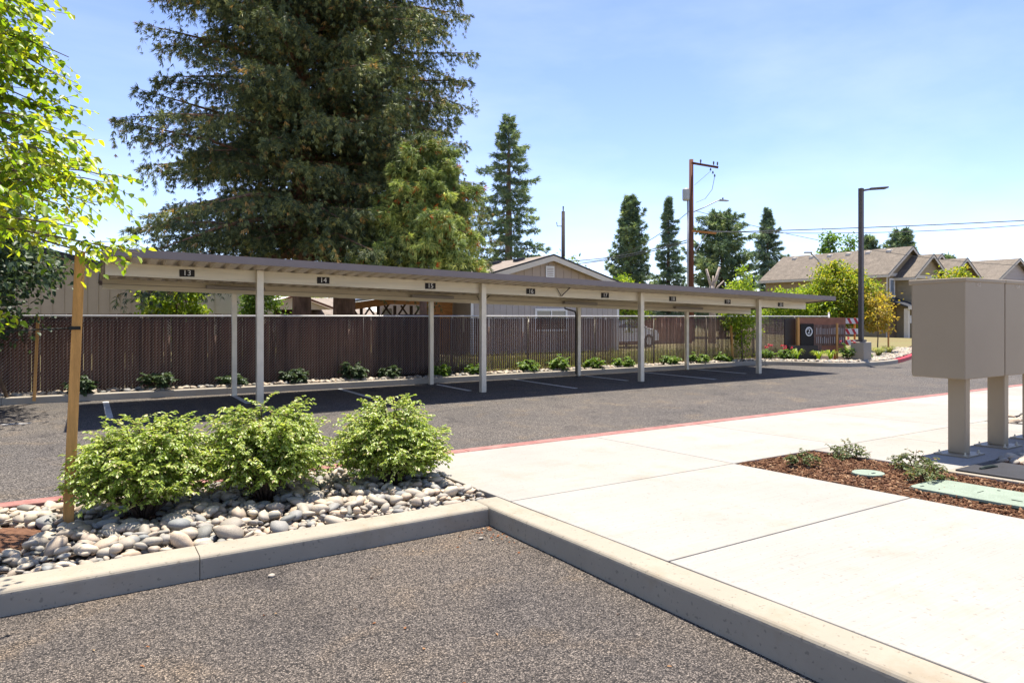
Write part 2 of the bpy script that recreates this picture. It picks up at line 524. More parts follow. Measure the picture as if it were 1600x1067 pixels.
class MB:
    """collects shapes given in world coordinates (or local ones when the parent sits at the origin)"""

    def __init__(self):
        self.v, self.f = [], []

    def add(self, vs, fs):
        b = len(self.v)
        self.v += [tuple(p) for p in vs]
        self.f += [tuple(b + i for i in q) for q in fs]
        return self

    def hexa(self, p):
        return self.add(p, [(3, 2, 1, 0), (4, 5, 6, 7), (0, 1, 5, 4), (1, 2, 6, 5), (2, 3, 7, 6), (3, 0, 4, 7)])

    def box(self, x0, y0, z0, x1, y1, z1):
        return self.hexa([(x0, y0, z0), (x1, y0, z0), (x1, y1, z0), (x0, y1, z0), (x0, y0, z1), (x1, y0, z1), (x1, y1, z1), (x0, y1, z1)])

    def obox(self, c, s, m=None):
        m = m or Matrix.Identity(3)
        c = Vector(c)
        q = []
        for z in (-.5, .5):
            for x, y in ((-.5, -.5), (.5, -.5), (.5, .5), (-.5, .5)):
                q.append(c + m @ Vector((x * s[0], y * s[1], z * s[2])))
        return self.hexa(q)

    def bar(self, a, b, w, h=None, up=(0, 0, 1)):
        """square bar from a to b"""
        a, b = Vector(a), Vector(b)
        h = h or w
        d = (b - a).normalized()
        u = Vector(up)
        if abs(d.dot(u)) > .98:
            u = Vector((1, 0, 0))
        s = d.cross(u).normalized()
        u = s.cross(d)
        q = [p + s * (i * w / 2) + u * (j * h / 2) for p in (a, b) for i, j in ((-1, -1), (1, -1), (1, 1), (-1, 1))]
        return self.hexa(q)

    def tube(self, pts, rad, n=8, caps=True):
        pts = [Vector(p) for p in pts]
        if not hasattr(rad, '__len__'):
            rad = [rad] * len(pts)
        rings = []
        u = None
        for i, p in enumerate(pts):
            d = (pts[min(i + 1, len(pts) - 1)] - pts[max(i - 1, 0)]).normalized()
            if u is None:
                u = Vector((1, 0, 0)) if abs(d.x) < .9 else Vector((0, 1, 0))
            u = (u - d * u.dot(d)).normalized()
            w = d.cross(u)
            rings.append([p + (u * math.cos(2 * math.pi * k / n) + w * math.sin(2 * math.pi * k / n)) * rad[i] for k in range(n)])
        vs = [q for r_ in rings for q in r_]
        fs = []
        for i in range(len(pts) - 1):
            for k in range(n):
                k2 = (k + 1) % n
                fs.append((i * n + k, i * n + k2, (i + 1) * n + k2, (i + 1) * n + k))
        if caps:
            fs.append(tuple(range(n - 1, -1, -1)))
            fs.append(tuple((len(pts) - 1) * n + k for k in range(n)))
        return self.add(vs, fs)

    def prism(self, poly, z0, z1):
        """poly: list of (x, y); z0, z1 numbers or functions of (x, y)"""
        n = len(poly)
        f0 = z0 if callable(z0) else (lambda x, y: z0)
        f1 = z1 if callable(z1) else (lambda x, y: z1)
        vs = [(x, y, f0(x, y)) for x, y in poly] + [(x, y, f1(x, y)) for x, y in poly]
        fs = [tuple(range(n - 1, -1, -1)), tuple(range(n, 2 * n))]
        fs += [(i, (i + 1) % n, n + (i + 1) % n, n + i) for i in range(n)]
        return self.add(vs, fs)

    def extrude(self, prof, path_fn, ts):
        """closed profile list of (a, b) carried along path_fn(t) -> (origin, A, B)"""
        n = len(prof)
        vs, fs = [], []
        for t in ts:
            o, A, B = path_fn(t)
            vs += [Vector(o) + Vector(A) * a + Vector(B) * b for a, b in prof]
        for i in range(len(ts) - 1):
            for k in range(n):
                k2 = (k + 1) % n
                fs.append((i * n + k, i * n + k2, (i + 1) * n + k2, (i + 1) * n + k))
        fs.append(tuple(range(n - 1, -1, -1)))
        fs.append(tuple((len(ts) - 1) * n + k for k in range(n)))
        return self.add(vs, fs)

    def build(self, name, mat, parent=None, smooth=False, bevel=0.0, loc=None, segs=2):
        off = WORLD_LOC.get(parent, Vector((0, 0, 0))) if parent is not None else Vector(loc or (0, 0, 0))
        me = bpy.data.meshes.new(name)
        me.from_pydata([(v[0] - off.x, v[1] - off.y, v[2] - off.z) for v in self.v], [], self.f)
        me.materials.append(MAT[mat] if isinstance(mat, str) else mat)
        if smooth:
            me.polygons.foreach_set('use_smooth', [True] * len(me.polygons))
        me.update()
        o = bpy.data.objects.new(name, me)
        if parent is not None:
            link(o, parent)
        else:
            link(o, None, tuple(off))
        if bevel:
            b = o.modifiers.new('bevel', 'BEVEL')
            b.width = bevel
            b.segments = segs
            b.limit_method = 'ANGLE'
            b.angle_limit = R(40)
        return o


def np_mesh(name, V, F, mat, parent=None, smooth=False, loc=None, kind=None):
    """V (n,3), F (m,k) with equal k"""
    V = np.asarray(V, dtype=np.float64)
    off = WORLD_LOC.get(parent, Vector((0, 0, 0))) if parent is not None else Vector(loc or (0, 0, 0))
    V = V - np.array(off)
    F = np.asarray(F, dtype=np.int32)
    me = bpy.data.meshes.new(name)
    me.vertices.add(len(V))
    me.vertices.foreach_set('co', V.astype(np.float32).ravel())
    k = F.shape[1]
    me.loops.add(F.size)
    me.loops.foreach_set('vertex_index', F.ravel())
    me.polygons.add(len(F))
    me.polygons.foreach_set('loop_start', np.arange(0, F.size, k, dtype=np.int32))
    if smooth:
        me.polygons.foreach_set('use_smooth', np.ones(len(F), dtype=bool))
    me.materials.append(MAT[mat])
    me.update(calc_edges=True)
    o = bpy.data.objects.new(name, me)
    if parent is not None:
        link(o, parent)
    else:
        link(o, None, tuple(off))
    if kind:
        o['kind'] = kind
    return o


def copy_tree(o, parent=None):
    c = o.copy()
    col.objects.link(c)
    c.parent = parent
    WORLD_LOC[c] = WORLD_LOC.get(o, Vector((0, 0, 0)))
    for ch in list(o.children):
        copy_tree(ch, c)
    return c


def text(name, body, size, loc, rot, mat, parent=None, extrude=0.002):
    cu = bpy.data.curves.new(name, 'FONT')
    cu.body = body
    cu.size = size
    cu.align_x = 'CENTER'
    cu.align_y = 'CENTER'
    cu.extrude = extrude
    cu.materials.append(MAT[mat])
    tmp = bpy.data.objects.new(name, cu)
    col.objects.link(tmp)
    me = bpy.data.meshes.new_from_object(tmp.evaluated_get(bpy.context.evaluated_depsgraph_get()))
    bpy.data.objects.remove(tmp)
    bpy.data.curves.remove(cu)
    me.name = name
    o = bpy.data.objects.new(name, me)
    off = WORLD_LOC.get(parent, Vector((0, 0, 0))) if parent is not None else Vector((0, 0, 0))
    link(o, parent, tuple(Vector(loc) - off))
    o.rotation_euler = rot
    return o


def unit(a):
    return a / np.maximum(np.linalg.norm(a, axis=-1, keepdims=True), 1e-9)


def leaves(P, D, N, L, W, fold=0.25, sag=0.12):
    """folded ovate blades: base, two shoulders, tip, two shoulders"""
    P, D, N = np.asarray(P), unit(np.asarray(D)), np.asarray(N)
    L = np.asarray(L).reshape(-1, 1)
    W = np.asarray(W).reshape(-1, 1)
    S = unit(np.cross(D, N))
    N = np.cross(S, D)
    b = P
    t = P + D * L - N * (sag * L)
    l1 = P + D * (.32 * L) - S * W + N * (fold * W)
    l2 = P + D * (.68 * L) - S * (.78 * W) + N * (fold * W - sag * .4 * L)
    r1 = P + D * (.32 * L) + S * W + N * (fold * W)
    r2 = P + D * (.68 * L) + S * (.78 * W) + N * (fold * W - sag * .4 * L)
    V = np.stack([b, l1, l2, t, r2, r1], 1).reshape(-1, 3)
    i = np.arange(len(P))[:, None] * 6
    F = np.concatenate([i + np.array([0, 3, 2, 1]), i + np.array([0, 5, 4, 3])], 0)
    return V, F


def tufts(P, D, L, W, k=5, spread=0.6, g=rng):
    """needle sprays: k thin blades fanning from one point"""
    n = len(P)
    D = unit(D)
    a = g.normal(size=(n, 3))
    U = unit(np.cross(D, a))
    Vv = np.cross(D, U)
    L = np.asarray(L).reshape(-1, 1)
    W = np.asarray(W).reshape(-1, 1)
    verts = [P]
    for j in range(k):  # half blades: light at this distance
        ph = 2 * math.pi * j / k + g.uniform(-.4, .4, (n, 1))
        th = spread * g.uniform(.3, 1.15, (n, 1)) if j else 0.1 * np.ones((n, 1))
        d = D * np.cos(th) + (U * np.cos(ph) + Vv * np.sin(ph)) * np.sin(th)
        s = unit(np.cross(d, g.normal(size=(n, 3))))
        ll = L * g.uniform(.7, 1.1, (n, 1))
        verts += [P + d * ll * .5 + s * W, P + d * ll]
    m = len(verts)
    V = np.stack(verts, 1).reshape(-1, 3)
    i = np.arange(n)[:, None] * m
    F = np.concatenate([i + np.array([0, 1 + 2 * j, 2 + 2 * j]) for j in range(k)], 0)
    return V, F


def merge(parts):
    Vs, Fs, b = [], [], 0
    for V, F in parts:
        Vs.append(V)
        Fs.append(F + b)
        b += len(V)
    return np.concatenate(Vs), np.concatenate(Fs)


# ------------------------------------------------------------------ the setting
def walk_z(y):                                   # pavement falls gently towards the drive
    return 0.13 + 0.028 * (6.65 - y)


def stall_z(y):
    return 0.045 + 0.018 * (4.55 - y)


g = MB().box(-400, -60, -.5, 900, 900, -.06).build('ground', 'dry_ground')
tag(g, kind='structure')
road = MB().prism([(-30, 6.9), (90, 6.9), (90, 17.0), (-30, 17.0)], -.3, 0.0).build('road', 'asphalt_road')
tag(road, kind='structure')
stall = MB().prism([(-12, -6), (2.70, -6), (2.70, 4.62), (-12, 4.62)], -.3, lambda x, y: stall_z(y)).build('parking_stall_pavement', 'asphalt_stall')
tag(stall, kind='structure')

# painted stall lines
for i, (x, y0, y1) in enumerate([(.36, 12.9, 15.45), (2.66, 13.7, 15.35), (4.97, 13.3, 15.35), (7.3, 13.4, 15.05), (9.62, 12.55, 15.25), (11.9, 13.35, 15.05), (14.1, 12.4, 15.15), (16.3, 13.2, 15.1)]):
    o = MB().box(x - .05, y0, .0, x + .05, y1, .004).build('stall_line', 'worn_line')
    tag(o, kind='structure')
for (x, y, s) in ((-.98, 12.98, 1), (-.78, 12.95, -1)):
    a = MB()
    a.prism([(x - .10, y + .03), (x - .02, y - .03), (x + .02, y - .02), (x - .06, y + .05)], 0, .004)
    a.prism([(x - .02, y - .035), (x + .09, y + .03), (x + .07, y + .05), (x - .01, y - .005)], .0005, .0045)
    tag(a.build('paint_mark', 'white_paint'), kind='structure')


# kerbs -------------------------------------------------------------
def kerb_profile(w, h, r=.03, back_r=.008):
    """(a across from face to back, b up)"""
    p = [(0, -.25), (0.004, h - r)]
    for k in range(1, 5):
        t = k / 4 * math.pi / 2
        p.append((.004 + r - r * math.cos(t), h - r + r * math.sin(t)))
    p += [(w - back_r, h), (w, h - back_r), (w, -.25)]
    return p


stall_kerb = MB().box(-12, 4.70, -.3, 2.6, 4.72, -.28).build('stall_kerb', 'kerb')
tag(stall_kerb, kind='structure')
hz = walk_z(4.66)
for (x0, x1) in ((-7.0, -3.8), (-3.79, -.62), (-.61, .60), (.6035, 2.645)):
    m = MB()
    steps = np.linspace(x0, x1, 12)
    m.extrude(kerb_profile(.245, 0.0), lambda t: ((t, 4.545 + .003 * math.sin(t * 3.1), hz), (0, 1, 0), (0, 0, 1)), steps)
    m.build('kerb_section', 'kerb', stall_kerb, bevel=.004)
for (y0, y1) in ((-3.5, .55), (.556, 4.79)):
    m = MB()
    steps = np.linspace(y0, y1, 12)
    # the corner piece runs back to meet the planter kerb
    m.extrude(kerb_profile(.215, 0.0)[::-1], lambda t: ((2.648 + .003 * math.sin(t * 4), t, walk_z(t) + .0015), (1, 0, 0), (0, 0, 1)), steps)
    m.build('kerb_section', 'kerb', stall_kerb, bevel=.004)

red = MB().box(-12, 6.78, -.3, 60, 6.98, -.28).build('red_kerb', 'red_kerb')
tag(red, kind='structure')
xs = [-12, -6, -2.6, .2, 2.95, 3.7, 6.4, 9.4, 12.4, 15.4, 18.4, 24, 32, 44]
for a, b in zip(xs[:-1], xs[1:]):
    m = MB()
    m.extrude(kerb_profile(.19, 0.0, .04)[::-1], lambda t: ((t, 7.0, .13), (0, -1, 0), (0, 0, 1)), np.linspace(a, b - .006, 3))
    m.build('kerb_section', 'red_kerb', red, bevel=.004)

FAR = [(-14, 16.35), (-6, 16.1), (-1.3, 15.85), (2.6, 15.60), (6.5, 15.44), (11, 15.40), (15, 15.40), (18.9, 15.40), (19.75, 15.15), (20.35, 14.55), (20.75, 13.75), (21.35, 13.2), (22.2, 13.02), (23.3, 13.02), (24.6, 13.3), (27.0, 14.15), (31, 15.8), (37, 18.3), (50, 23.5)]


def smooth_path(pts, n=5):
    pts = [Vector((x, y, 0)) for x, y in pts]
    out = []
    for i in range(len(pts) - 1):
        p0, p1, p2, p3 = pts[max(i - 1, 0)], pts[i], pts[i + 1], pts[min(i + 2, len(pts) - 1)]
        for k in range(n):
            t = k / n
            out.append(.5 * ((2 * p1) + (p2 - p0) * t + (2 * p0 - 5 * p1 + 4 * p2 - p3) * t * t + (3 * p1 - p0 - 3 * p2 + p3) * t ** 3))
    out.append(pts[-1])
    return out


far_pts = smooth_path(FAR)
planter = MB().prism([(p.x, p.y + .1) for p in far_pts] + [(50, 60), (-14, 60)], -.3, .115).build('planting_strip_ground', 'soil')
tag(planter, kind='structure')
lawn = MB().prism([(-14, 17.0), (24.0, 17.0), (24.5, 15.6), (28, 15.4), (32, 17.2), (50, 24.8), (50, 59), (-14, 59)], -.2, .122).build('lawn', 'dry_ground')
tag(lawn, kind='structure')
far_kerb = MB().box(-13, 16.4, -.3, 10, 16.42, -.28).build('far_kerb', 'kerb_far')
tag(far_kerb, kind='structure')


def frame_at(i):
    p = far_pts[i]
    d = (far_pts[min(i + 1, len(far_pts) - 1)] - far_pts[max(i - 1, 0)]).normalized()
    return p, d


cuts = list(range(0, len(far_pts), 5))
for a, b in zip(cuts[:-1], cuts[1:]):
    m = MB()

    def fn(t):
        i = min(int(t), len(far_pts) - 1)
        p, d = frame_at(i)
        n_ = Vector((-d.y, d.x, 0))
        sh = .006 if (t == b and b < len(far_pts) - 1) else 0
        p = p - d * sh
        return ((p.x, p.y, .135), tuple(n_), (0, 0, 1))
    m.extrude(kerb_profile(.17, 0.0, .025), fn, list(range(a, b + 1)))
    is_red = far_pts[a].x > 24 and far_pts[b].x < 40
    o = m.build('kerb_section', 'red_paint' if is_red else 'kerb_far', far_kerb)
    if is_red:
        o['label'] = 'kerb section painted red'
# worn white lettering marks on the red kerb face
for k in range(6):
    p = Vector((25.2 + .30 * k, 13.515 + .112 * k, .07))
    MB().bar(p, p + Vector((.16, .058, 0)), .012, .055).build('paint_mark', 'white_paint', far_kerb)

# pavement slabs ------------------------------------------------------
walk = MB().prism([(2.9, -3.5), (60, -3.5), (60, 6.72), (2.9, 6.72)], -.3, lambda x, y: walk_z(y) - .05).build('sidewalk', 'soil')
tag(walk, kind='structure')


def slab(x0, x1, y0, y1):
    gp = .006
    m = MB()
    m.prism([(x0 + gp, y0 + gp), (x1 - gp, y0 + gp), (x1 - gp, y1 - gp), (x0 + gp, y1 - gp)], lambda x, y: walk_z(y) - .11, lambda x, y: walk_z(y))
    return m.build('slab', 'sidewalk', walk, bevel=.006)


for (y0, y1) in ((-3.5, -.6), (-.6, 1.13), (1.13, 2.87), (2.87, 4.6), (4.6, 6.805)):
    slab(2.867, 5.50, y0, y1)
for (x0, x1) in ((5.50, 7.38), (7.38, 9.9), (9.9, 12.4), (12.4, 15), (15, 18), (18, 24), (24, 32), (32, 44)):
    slab(x0, x1, 4.6, 6.805)
for (x0, x1) in ((6.80, 8.35), (8.35, 9.9), (9.9, 10.7), (12.6, 15), (15, 20)):
    slab(x0, x1, 3.22, 4.6)
for (x0, x1) in ((9.2, 12), (12, 16), (16, 24)):
    slab(x0, x1, -3.5, 3.2)

# mulch bed beside the mailboxes
mulch = MB().prism([(5.5, -3.5), (9.2, -3.5), (9.2, 3.2), (6.8, 3.2), (6.8, 4.6), (5.5, 4.6)], -.3, lambda x, y: walk_z(y) - .022).build('mulch_bed', 'bark_mulch')
tag(mulch, kind='structure')
# rock planter between the stall and the drive
bed = MB().prism([(-12, 4.78), (2.87, 4.78), (2.98, 6.0), (2.86, 6.805), (-12, 6.805)], -.3, lambda x, y: walk_z(y) - .045).build('planter_bed', 'soil')
tag(bed, kind='structure')


def chips(n, xr, yr, zf, s, mask, name, mat, parent, seed):
    g_ = np.random.default_rng(seed)
    P = np.stack([g_.uniform(*xr, n), g_.uniform(*yr, n)], 1)
    P = P[mask(P[:, 0], P[:, 1])]
    n = len(P)
    z = zf(P[:, 1]) + g_.uniform(-.004, .014, n)
    C = np.column_stack([P, z])
    D = unit(np.column_stack([g_.normal(size=(n, 2)), g_.normal(0, .25, n)]))
    N = unit(np.column_stack([g_.normal(0, .35, (n, 2)), np.ones(n)]))
    S = unit(np.cross(D, N))
    L = g_.uniform(.5, 1.3, (n, 1)) * s
    W = L * g_.uniform(.16, .4, (n, 1))
    T = .004 + .006 * g_.random((n, 1))
    q = [C + D * L * a + S * W * b + N * T * c for c in (-1, 1) for a, b in ((-1, -.7), (1, -1), (.9, .8), (-.9, 1))]
    V = np.stack(q, 1).reshape(-1, 3)
    i = np.arange(n)[:, None] * 8
    F = np.concatenate([i + np.array(f) for f in ((4, 5, 6, 7), (0, 1, 5, 4), (1, 2, 6, 5), (2, 3, 7, 6), (3, 0, 4, 7))], 0)
    return np_mesh(name, V, F, mat, parent, kind='stuff')


MAT['chip'] = leaf_mat('chip', [(0, (.05, .024, .014)), (.5, (.125, .058, .030)), (.85, (.20, .105, .055)), (1, (.34, .22, .13))], .02, .9, .15, (1, 1, 1))
chips(24000, (5.5, 9.2), (.6, 4.6), lambda y: walk_z(y) - .016, .016,
      lambda x, y: ((x < 6.8) | (y < 3.2)) & (x > 5.515) & (y < 4.585) & ~((x > 6.75) & (y > 2.55)), 'bark_chips', 'chip', mulch, 3)

# river stones ----------------------------------------------------------
stone_meshes = []
for k in range(14):
    g_ = np.random.default_rng(100 + k)
    import bmesh
    bm = bmesh.new()
    bmesh.ops.create_icosphere(bm, subdivisions=2, radius=1.0)
    a, b_, c_ = 1.12, g_.uniform(.55, .92), g_.uniform(.34, .66)
    ph = g_.uniform(0, 6.28, 6)
    for v in bm.verts:
        p = v.co.copy()
        f = 1 + .13 * math.sin(2.1 * p.x + ph[0]) + .12 * math.sin(2.6 * p.y + ph[1]) + .08 * math.sin(3.3 * p.z + 2 * p.x + ph[2]) + .05 * math.sin(4.5 * p.y + 3 * p.x + ph[3])
        v.co = Vector((p.x * a, p.y * b_, p.z * c_)) * f
    me = bpy.data.meshes.new('stone')
    bm.to_mesh(me)
    bm.free()
    me.polygons.foreach_set('use_smooth', [True] * len(me.polygons))
    me.materials.append(MAT['stone'])
    stone_meshes.append(me)
STONE_V = []
STONE_F = None
for me in stone_meshes:
    a = np.zeros(len(me.vertices) * 3)
    me.vertices.foreach_get('co', a)
    STONE_V.append(a.reshape(-1, 3))
    if STONE_F is None:
        STONE_F = np.array([p.vertices[:] for p in me.polygons])


def rot_zxy(rz, rx, ry):
    return Matrix.Rotation(rz, 3, 'Z') @ Matrix.Rotation(rx, 3, 'X') @ Matrix.Rotation(ry, 3, 'Y')


def stones_joined(items, name, parent, mat='stone_mass', loc=None):
    parts = []
    for (x, y, z, s, rz, rx, ry, k) in items:
        V = STONE_V[k] * s
        m = np.array(rot_zxy(rz, rx, ry))
        parts.append((V @ m.T + np.array([x, y, z]), STONE_F))
    V, F = merge(parts)
    o = np_mesh(name, V, F, mat, parent, smooth=True, loc=loc, kind='stuff')
    return o


BUSHES = [(.36, 5.93), (1.30, 5.98), (2.40, 5.90)]
cells = {}
placed = []
g_ = np.random.default_rng(11)
for trial in range(42000):
    x = g_.uniform(-3.2, 3.0)
    y = g_.uniform(4.82, 6.70)
    edge_x = 2.83 if y < 5 else (2.93 if y < 6.2 else 2.83)
    s = float(np.clip(g_.lognormal(math.log(.037), .44), .019, .09))
    if x > edge_x - s * .6 or y < 4.80 + s * .75 or y > 6.70 - s * .6:
        continue
    if any((x - bx) ** 2 + (y - by) ** 2 < (.17 + .03 * math.sin(7 * x)) ** 2 for bx, by in BUSHES):
        continue
    if (x + .62) ** 2 + ((y - 5.75) * .9) ** 2 < .42 ** 2:          # bare mulch ring round the young tree
        continue
    cx, cy = int(x / .12), int(y / .12)
    ok = True
    for i in (-1, 0, 1):
        for j in (-1, 0, 1):
            for (qx, qy, qs) in cells.get((cx + i, cy + j), ()):
                if (qx - x) ** 2 + (qy - y) ** 2 < ((s + qs) * .70) ** 2:
                    ok = False
                    break
    if not ok:
        continue
    cells.setdefault((cx, cy), []).append((x, y, s))
    placed.append((x, y, s))
items = []
for (x, y, s) in placed:
    k = int(g_.integers(14))
    z = walk_z(y) - .05 + s * g_.uniform(.25, .55) + (.018 if g_.random() < .3 else 0)
    items.append((x, y, z, s, g_.uniform(0, 6.28), g_.normal(0, .28), g_.normal(0, .28), k))
# an upper scatter that lies on the first layer
for _ in range(1000):
    x, y = g_.uniform(-2.2, 2.75), g_.uniform(4.95, 6.6)
    if any((x - bx) ** 2 + (y - by) ** 2 < .25 ** 2 for bx, by in BUSHES) or (x + .62) ** 2 + (y - 5.75) ** 2 < .5 ** 2:
        continue
    s = float(np.clip(g_.lognormal(math.log(.042), .3), .025, .07))
    items.append((x, y, walk_z(y) + .004 + s * .22, s, g_.uniform(0, 6.28), g_.normal(0, .3), g_.normal(0, .3), int(g_.integers(14))))


def dist2(it):
    return it[3] ** 2 / (it[0] ** 2 + it[1] ** 2)


cand = [it for it in items if it[0] > -.75]
cand.sort(key=dist2, reverse=True)
single, single_ids = cand[:300], set(id(c) for c in cand[:300])
rest = [it for it in items if id(it) not in single_ids]
for (x, y, z, s, rz, rx, ry, k) in single:
    o = bpy.data.objects.new('stone', stone_meshes[k])
    link(o, bed, (x, y, z))
    o.rotation_euler = rot_zxy(rz, rx, ry).to_euler()
    o.scale = (s, s, s)
stones_joined(rest, 'stones', bed)
chips(2200, (-1.2, 3), (4.85, 6.7), lambda y: walk_z(y) - .04, .018,
      lambda x, y: ((x + .62) ** 2 + (y - 5.75) ** 2 < .5 ** 2) | (np.minimum.reduce([(x - bx) ** 2 + (y - by) ** 2 for bx, by in BUSHES]) < .24 ** 2), 'bark_chips', 'chip', bed, 5)
MBm = MB()
nn = 24
MBm.add([(-.62, 5.75, walk_z(5.75) + .035)] + [(-.62 + .48 * math.cos(6.283 * i / nn), 5.75 + .48 * math.sin(6.283 * i / nn), walk_z(5.75) - .05) for i in range(nn)],
        [(0, 1 + i, 1 + (i + 1) % nn) for i in range(nn)])
MBm.build('mulch_mound', 'bark_mulch', bed, smooth=True)

# pale stones along the far kerb and in the corner bed, too small to pick apart
far_items = []
for i in range(len(far_pts) - 1):
    p, d = frame_at(i)
    if p.x < -5 or p.x > 33:
        continue
    q = far_pts[i + 1]
    ln = (q - p).length
    n_ = Vector((-d.y, d.x, 0))
    wide = 1.5 if p.x > 24 else (.75 if p.x > 18.5 else .38)
    for _ in range(int(ln * wide * 120)):
        t, a = g_.random(), g_.uniform(.20, .20 + wide)
        c = p + (q - p) * t + n_ * a
        s = g_.uniform(.035, .075)
        far_items.append((c.x, c.y, .125 + s * .3, s, g_.uniform(0, 6.28), g_.normal(0, .3), g_.normal(0, .3), int(g_.integers(14))))
stones_joined(far_items, 'stones', planter)
r_items = []
for _ in range(420):
    if g_.random() < .55:
        x, y = g_.uniform(10.72, 12.58), g_.uniform(3.25, 4.57)
    else:
        x, y = g_.uniform(7.55, 9.15), g_.uniform(2.75, 3.17)
    s = g_.uniform(.04, .075)
    r_items.append((x, y, walk_z(y) - .02 + s * .4, s, g_.uniform(0, 6.28), g_.normal(0, .3), g_.normal(0, .3), int(g_.integers(14))))
stones_joined(r_items, 'stones', walk)

# loose pebbles on the stall asphalt
for k, (x, y, lb) in enumerate([(2.42, 4.28, 'loose white pebble on the asphalt near the kerb corner'), (.98, 4.35, 'loose white pebble on the asphalt close to the planter kerb joint')]):
    o = bpy.data.objects.new('pebble', stone_meshes[3 + k])
    link(o, None, (x, y, stall_z(y) + .008))
    o.scale = (.02, .02, .02)
    tag(o, lb, 'pebble')

# ------------------------------------------------------------------ carport
def roof_z(x, y):                                # underside of the deck
    return 2.626 - .0815 * (y - 12.15) - .0243 * (x - .25)


X0, X1, Y0, Y1 = .25, 19.0, 12.15, 15.55
cp = thing('carport', 'long flat metal carport with galvanised posts, beams and a brown fascia, numbered 13 to 20', 'carport', (X0, Y0, 0))
npan = 38
pw = (X1 - X0) / npan
for k in range(npan):
    xa = X0 + k * pw
    prof = [(0, 0), (.055, 0), (.085, .06), (.145, .06), (.175, 0), (.30, 0), (.33, .06), (.39, .06), (.42, 0), (pw - .002, 0)]
    m = MB()
    vs, fs = [], []
    for y in (Y0 + .02, Y1 - .02):
        for dz in (0, .004):
            vs += [(xa + a, y, roof_z(xa + a, y) + b + dz) for a, b in prof]
    n_ = len(prof)
    for i in range(n_ - 1):
        fs.append((i, i + 1, 2 * n_ + i + 1, 2 * n_ + i))
        fs.append((n_ + i, 3 * n_ + i, 3 * n_ + i + 1, n_ + i + 1))
    m.add(vs, fs)
    m.build('roof_panel', 'deck', cp)


def beam_c(y, name, h, wid, drop):
    """C channel along the carport with lips"""
    m = MB()
    t = .008
    prof = [(0, 0), (wid, 0), (wid, .03), (wid - t, .03), (wid - t, t), (t, t), (t, h - t), (wid - t, h - t), (wid - t, h - .03), (wid, h - .03), (wid, h), (0, h)]
    m.extrude(prof[::-1], lambda x: ((x, y, roof_z(x, y) - h - drop), (0, 1, 0), (0, 0, 1)), [X0 + .05, X1 - .1])
    return m.build(name, 'galv', cp)


beam_c(13.05, 'beam', .215, .08, .002)
beam_c(15.10, 'beam', .20, .08, .002)
# a seam strip along the rear beam
MB().extrude([(0, 0), (0, .008), (-.01, .008), (-.01, 0)], lambda x: ((x, 15.099, roof_z(x, 15.1) - .11), (0, 1, 0), (0, 0, 1)), [X0 + .05, X1 - .1]).build('conduit', 'bronze', cp)
# fascia: front, rear, ends
MB().hexa([(X0 - .01, Y0 - .03, roof_z(X0, Y0) - .040), (X1 + .01, Y0 - .03, roof_z(X1, Y0) - .040), (X1 + .01, Y0, roof_z(X1, Y0) - .040), (X0 - .01, Y0, roof_z(X0, Y0) - .040),
           (X0 - .01, Y0 - .03, roof_z(X0, Y0) + .085), (X1 + .01, Y0 - .03, roof_z(X1, Y0) + .085), (X1 + .01, Y0, roof_z(X1, Y0) + .085), (X0 - .01, Y0, roof_z(X0, Y0) + .085)]).build('fascia', 'bronze', cp)
MB().hexa([(X0, Y1, roof_z(X0, Y1) - .08), (X1, Y1, roof_z(X1, Y1) - .08), (X1, Y1 + .11, roof_z(X1, Y1) - .08), (X0, Y1 + .11, roof_z(X0, Y1) - .08),
           (X0, Y1, roof_z(X0, Y1) + .08), (X1, Y1, roof_z(X1, Y1) + .08), (X1, Y1 + .11, roof_z(X1, Y1) + .08), (X0, Y1 + .11, roof_z(X0, Y1) + .08)]).build('gutter', 'bronze', cp)
for xe, sx in ((X0, -1), (X1, 1)):
    MB().hexa([(xe + sx * .001, Y0 + .002, roof_z(xe, Y0) - .038), (xe + sx * .02, Y0 + .002, roof_z(xe, Y0) - .038), (xe + sx * .02, Y1 - .002, roof_z(xe, Y1) - .05), (xe + sx * .001, Y1 - .002, roof_z(xe, Y1) - .05),
               (xe + sx * .001, Y0 + .002, roof_z(xe, Y0) + .083), (xe + sx * .02, Y0 + .002, roof_z(xe, Y0) + .083), (xe + sx * .02, Y1 - .002, roof_z(xe, Y1) + .078), (xe + sx * .001, Y1 - .002, roof_z(xe, Y1) + .078)]).build('fascia', 'bronze', cp)
FP = [2.72, 7.40, 12.04, 16.62]
RP = [2.66, 7.18, 11.70, 15.95]
for k, x in enumerate(FP + RP):
    front = k < 4
    y = 13.00 if front else 15.16
    w = .06 if front else .05
    zt = roof_z(x, y) - .004 if front else roof_z(x, y) - .19
    m = MB().box(x - w, y - w, 0, x + w, y + w, zt)
    p = m.build('post', 'galv_post', cp, bevel=.008)
    if front:
        MB().box(x - w - .012, y + w, roof_z(x, y) - .22, x + w + .012, y + w + .003, roof_z(x, y) - .03).build('bracket', 'galv', p)
for k, (sx, num) in enumerate([(1.52, '13'), (3.90, '14'), (6.16, '15'), (8.69, '16'), (10.89, '17'), (13.20, '18'), (15.34, '19'), (17.68, '20')]):
    zc = roof_z(sx, 13.05) - .115
    sg = MB().box(sx - .12, 13.036, zc - .062, sx + .12, 13.046, zc + .062).build('number_sign', 'sign_black', cp, bevel=.004)
    sg['label'] = 'black bay sign with white number ' + num
    text('number', num, .135, (sx, 13.034, zc), (R(90), 0, 0), 'sign_white', sg)
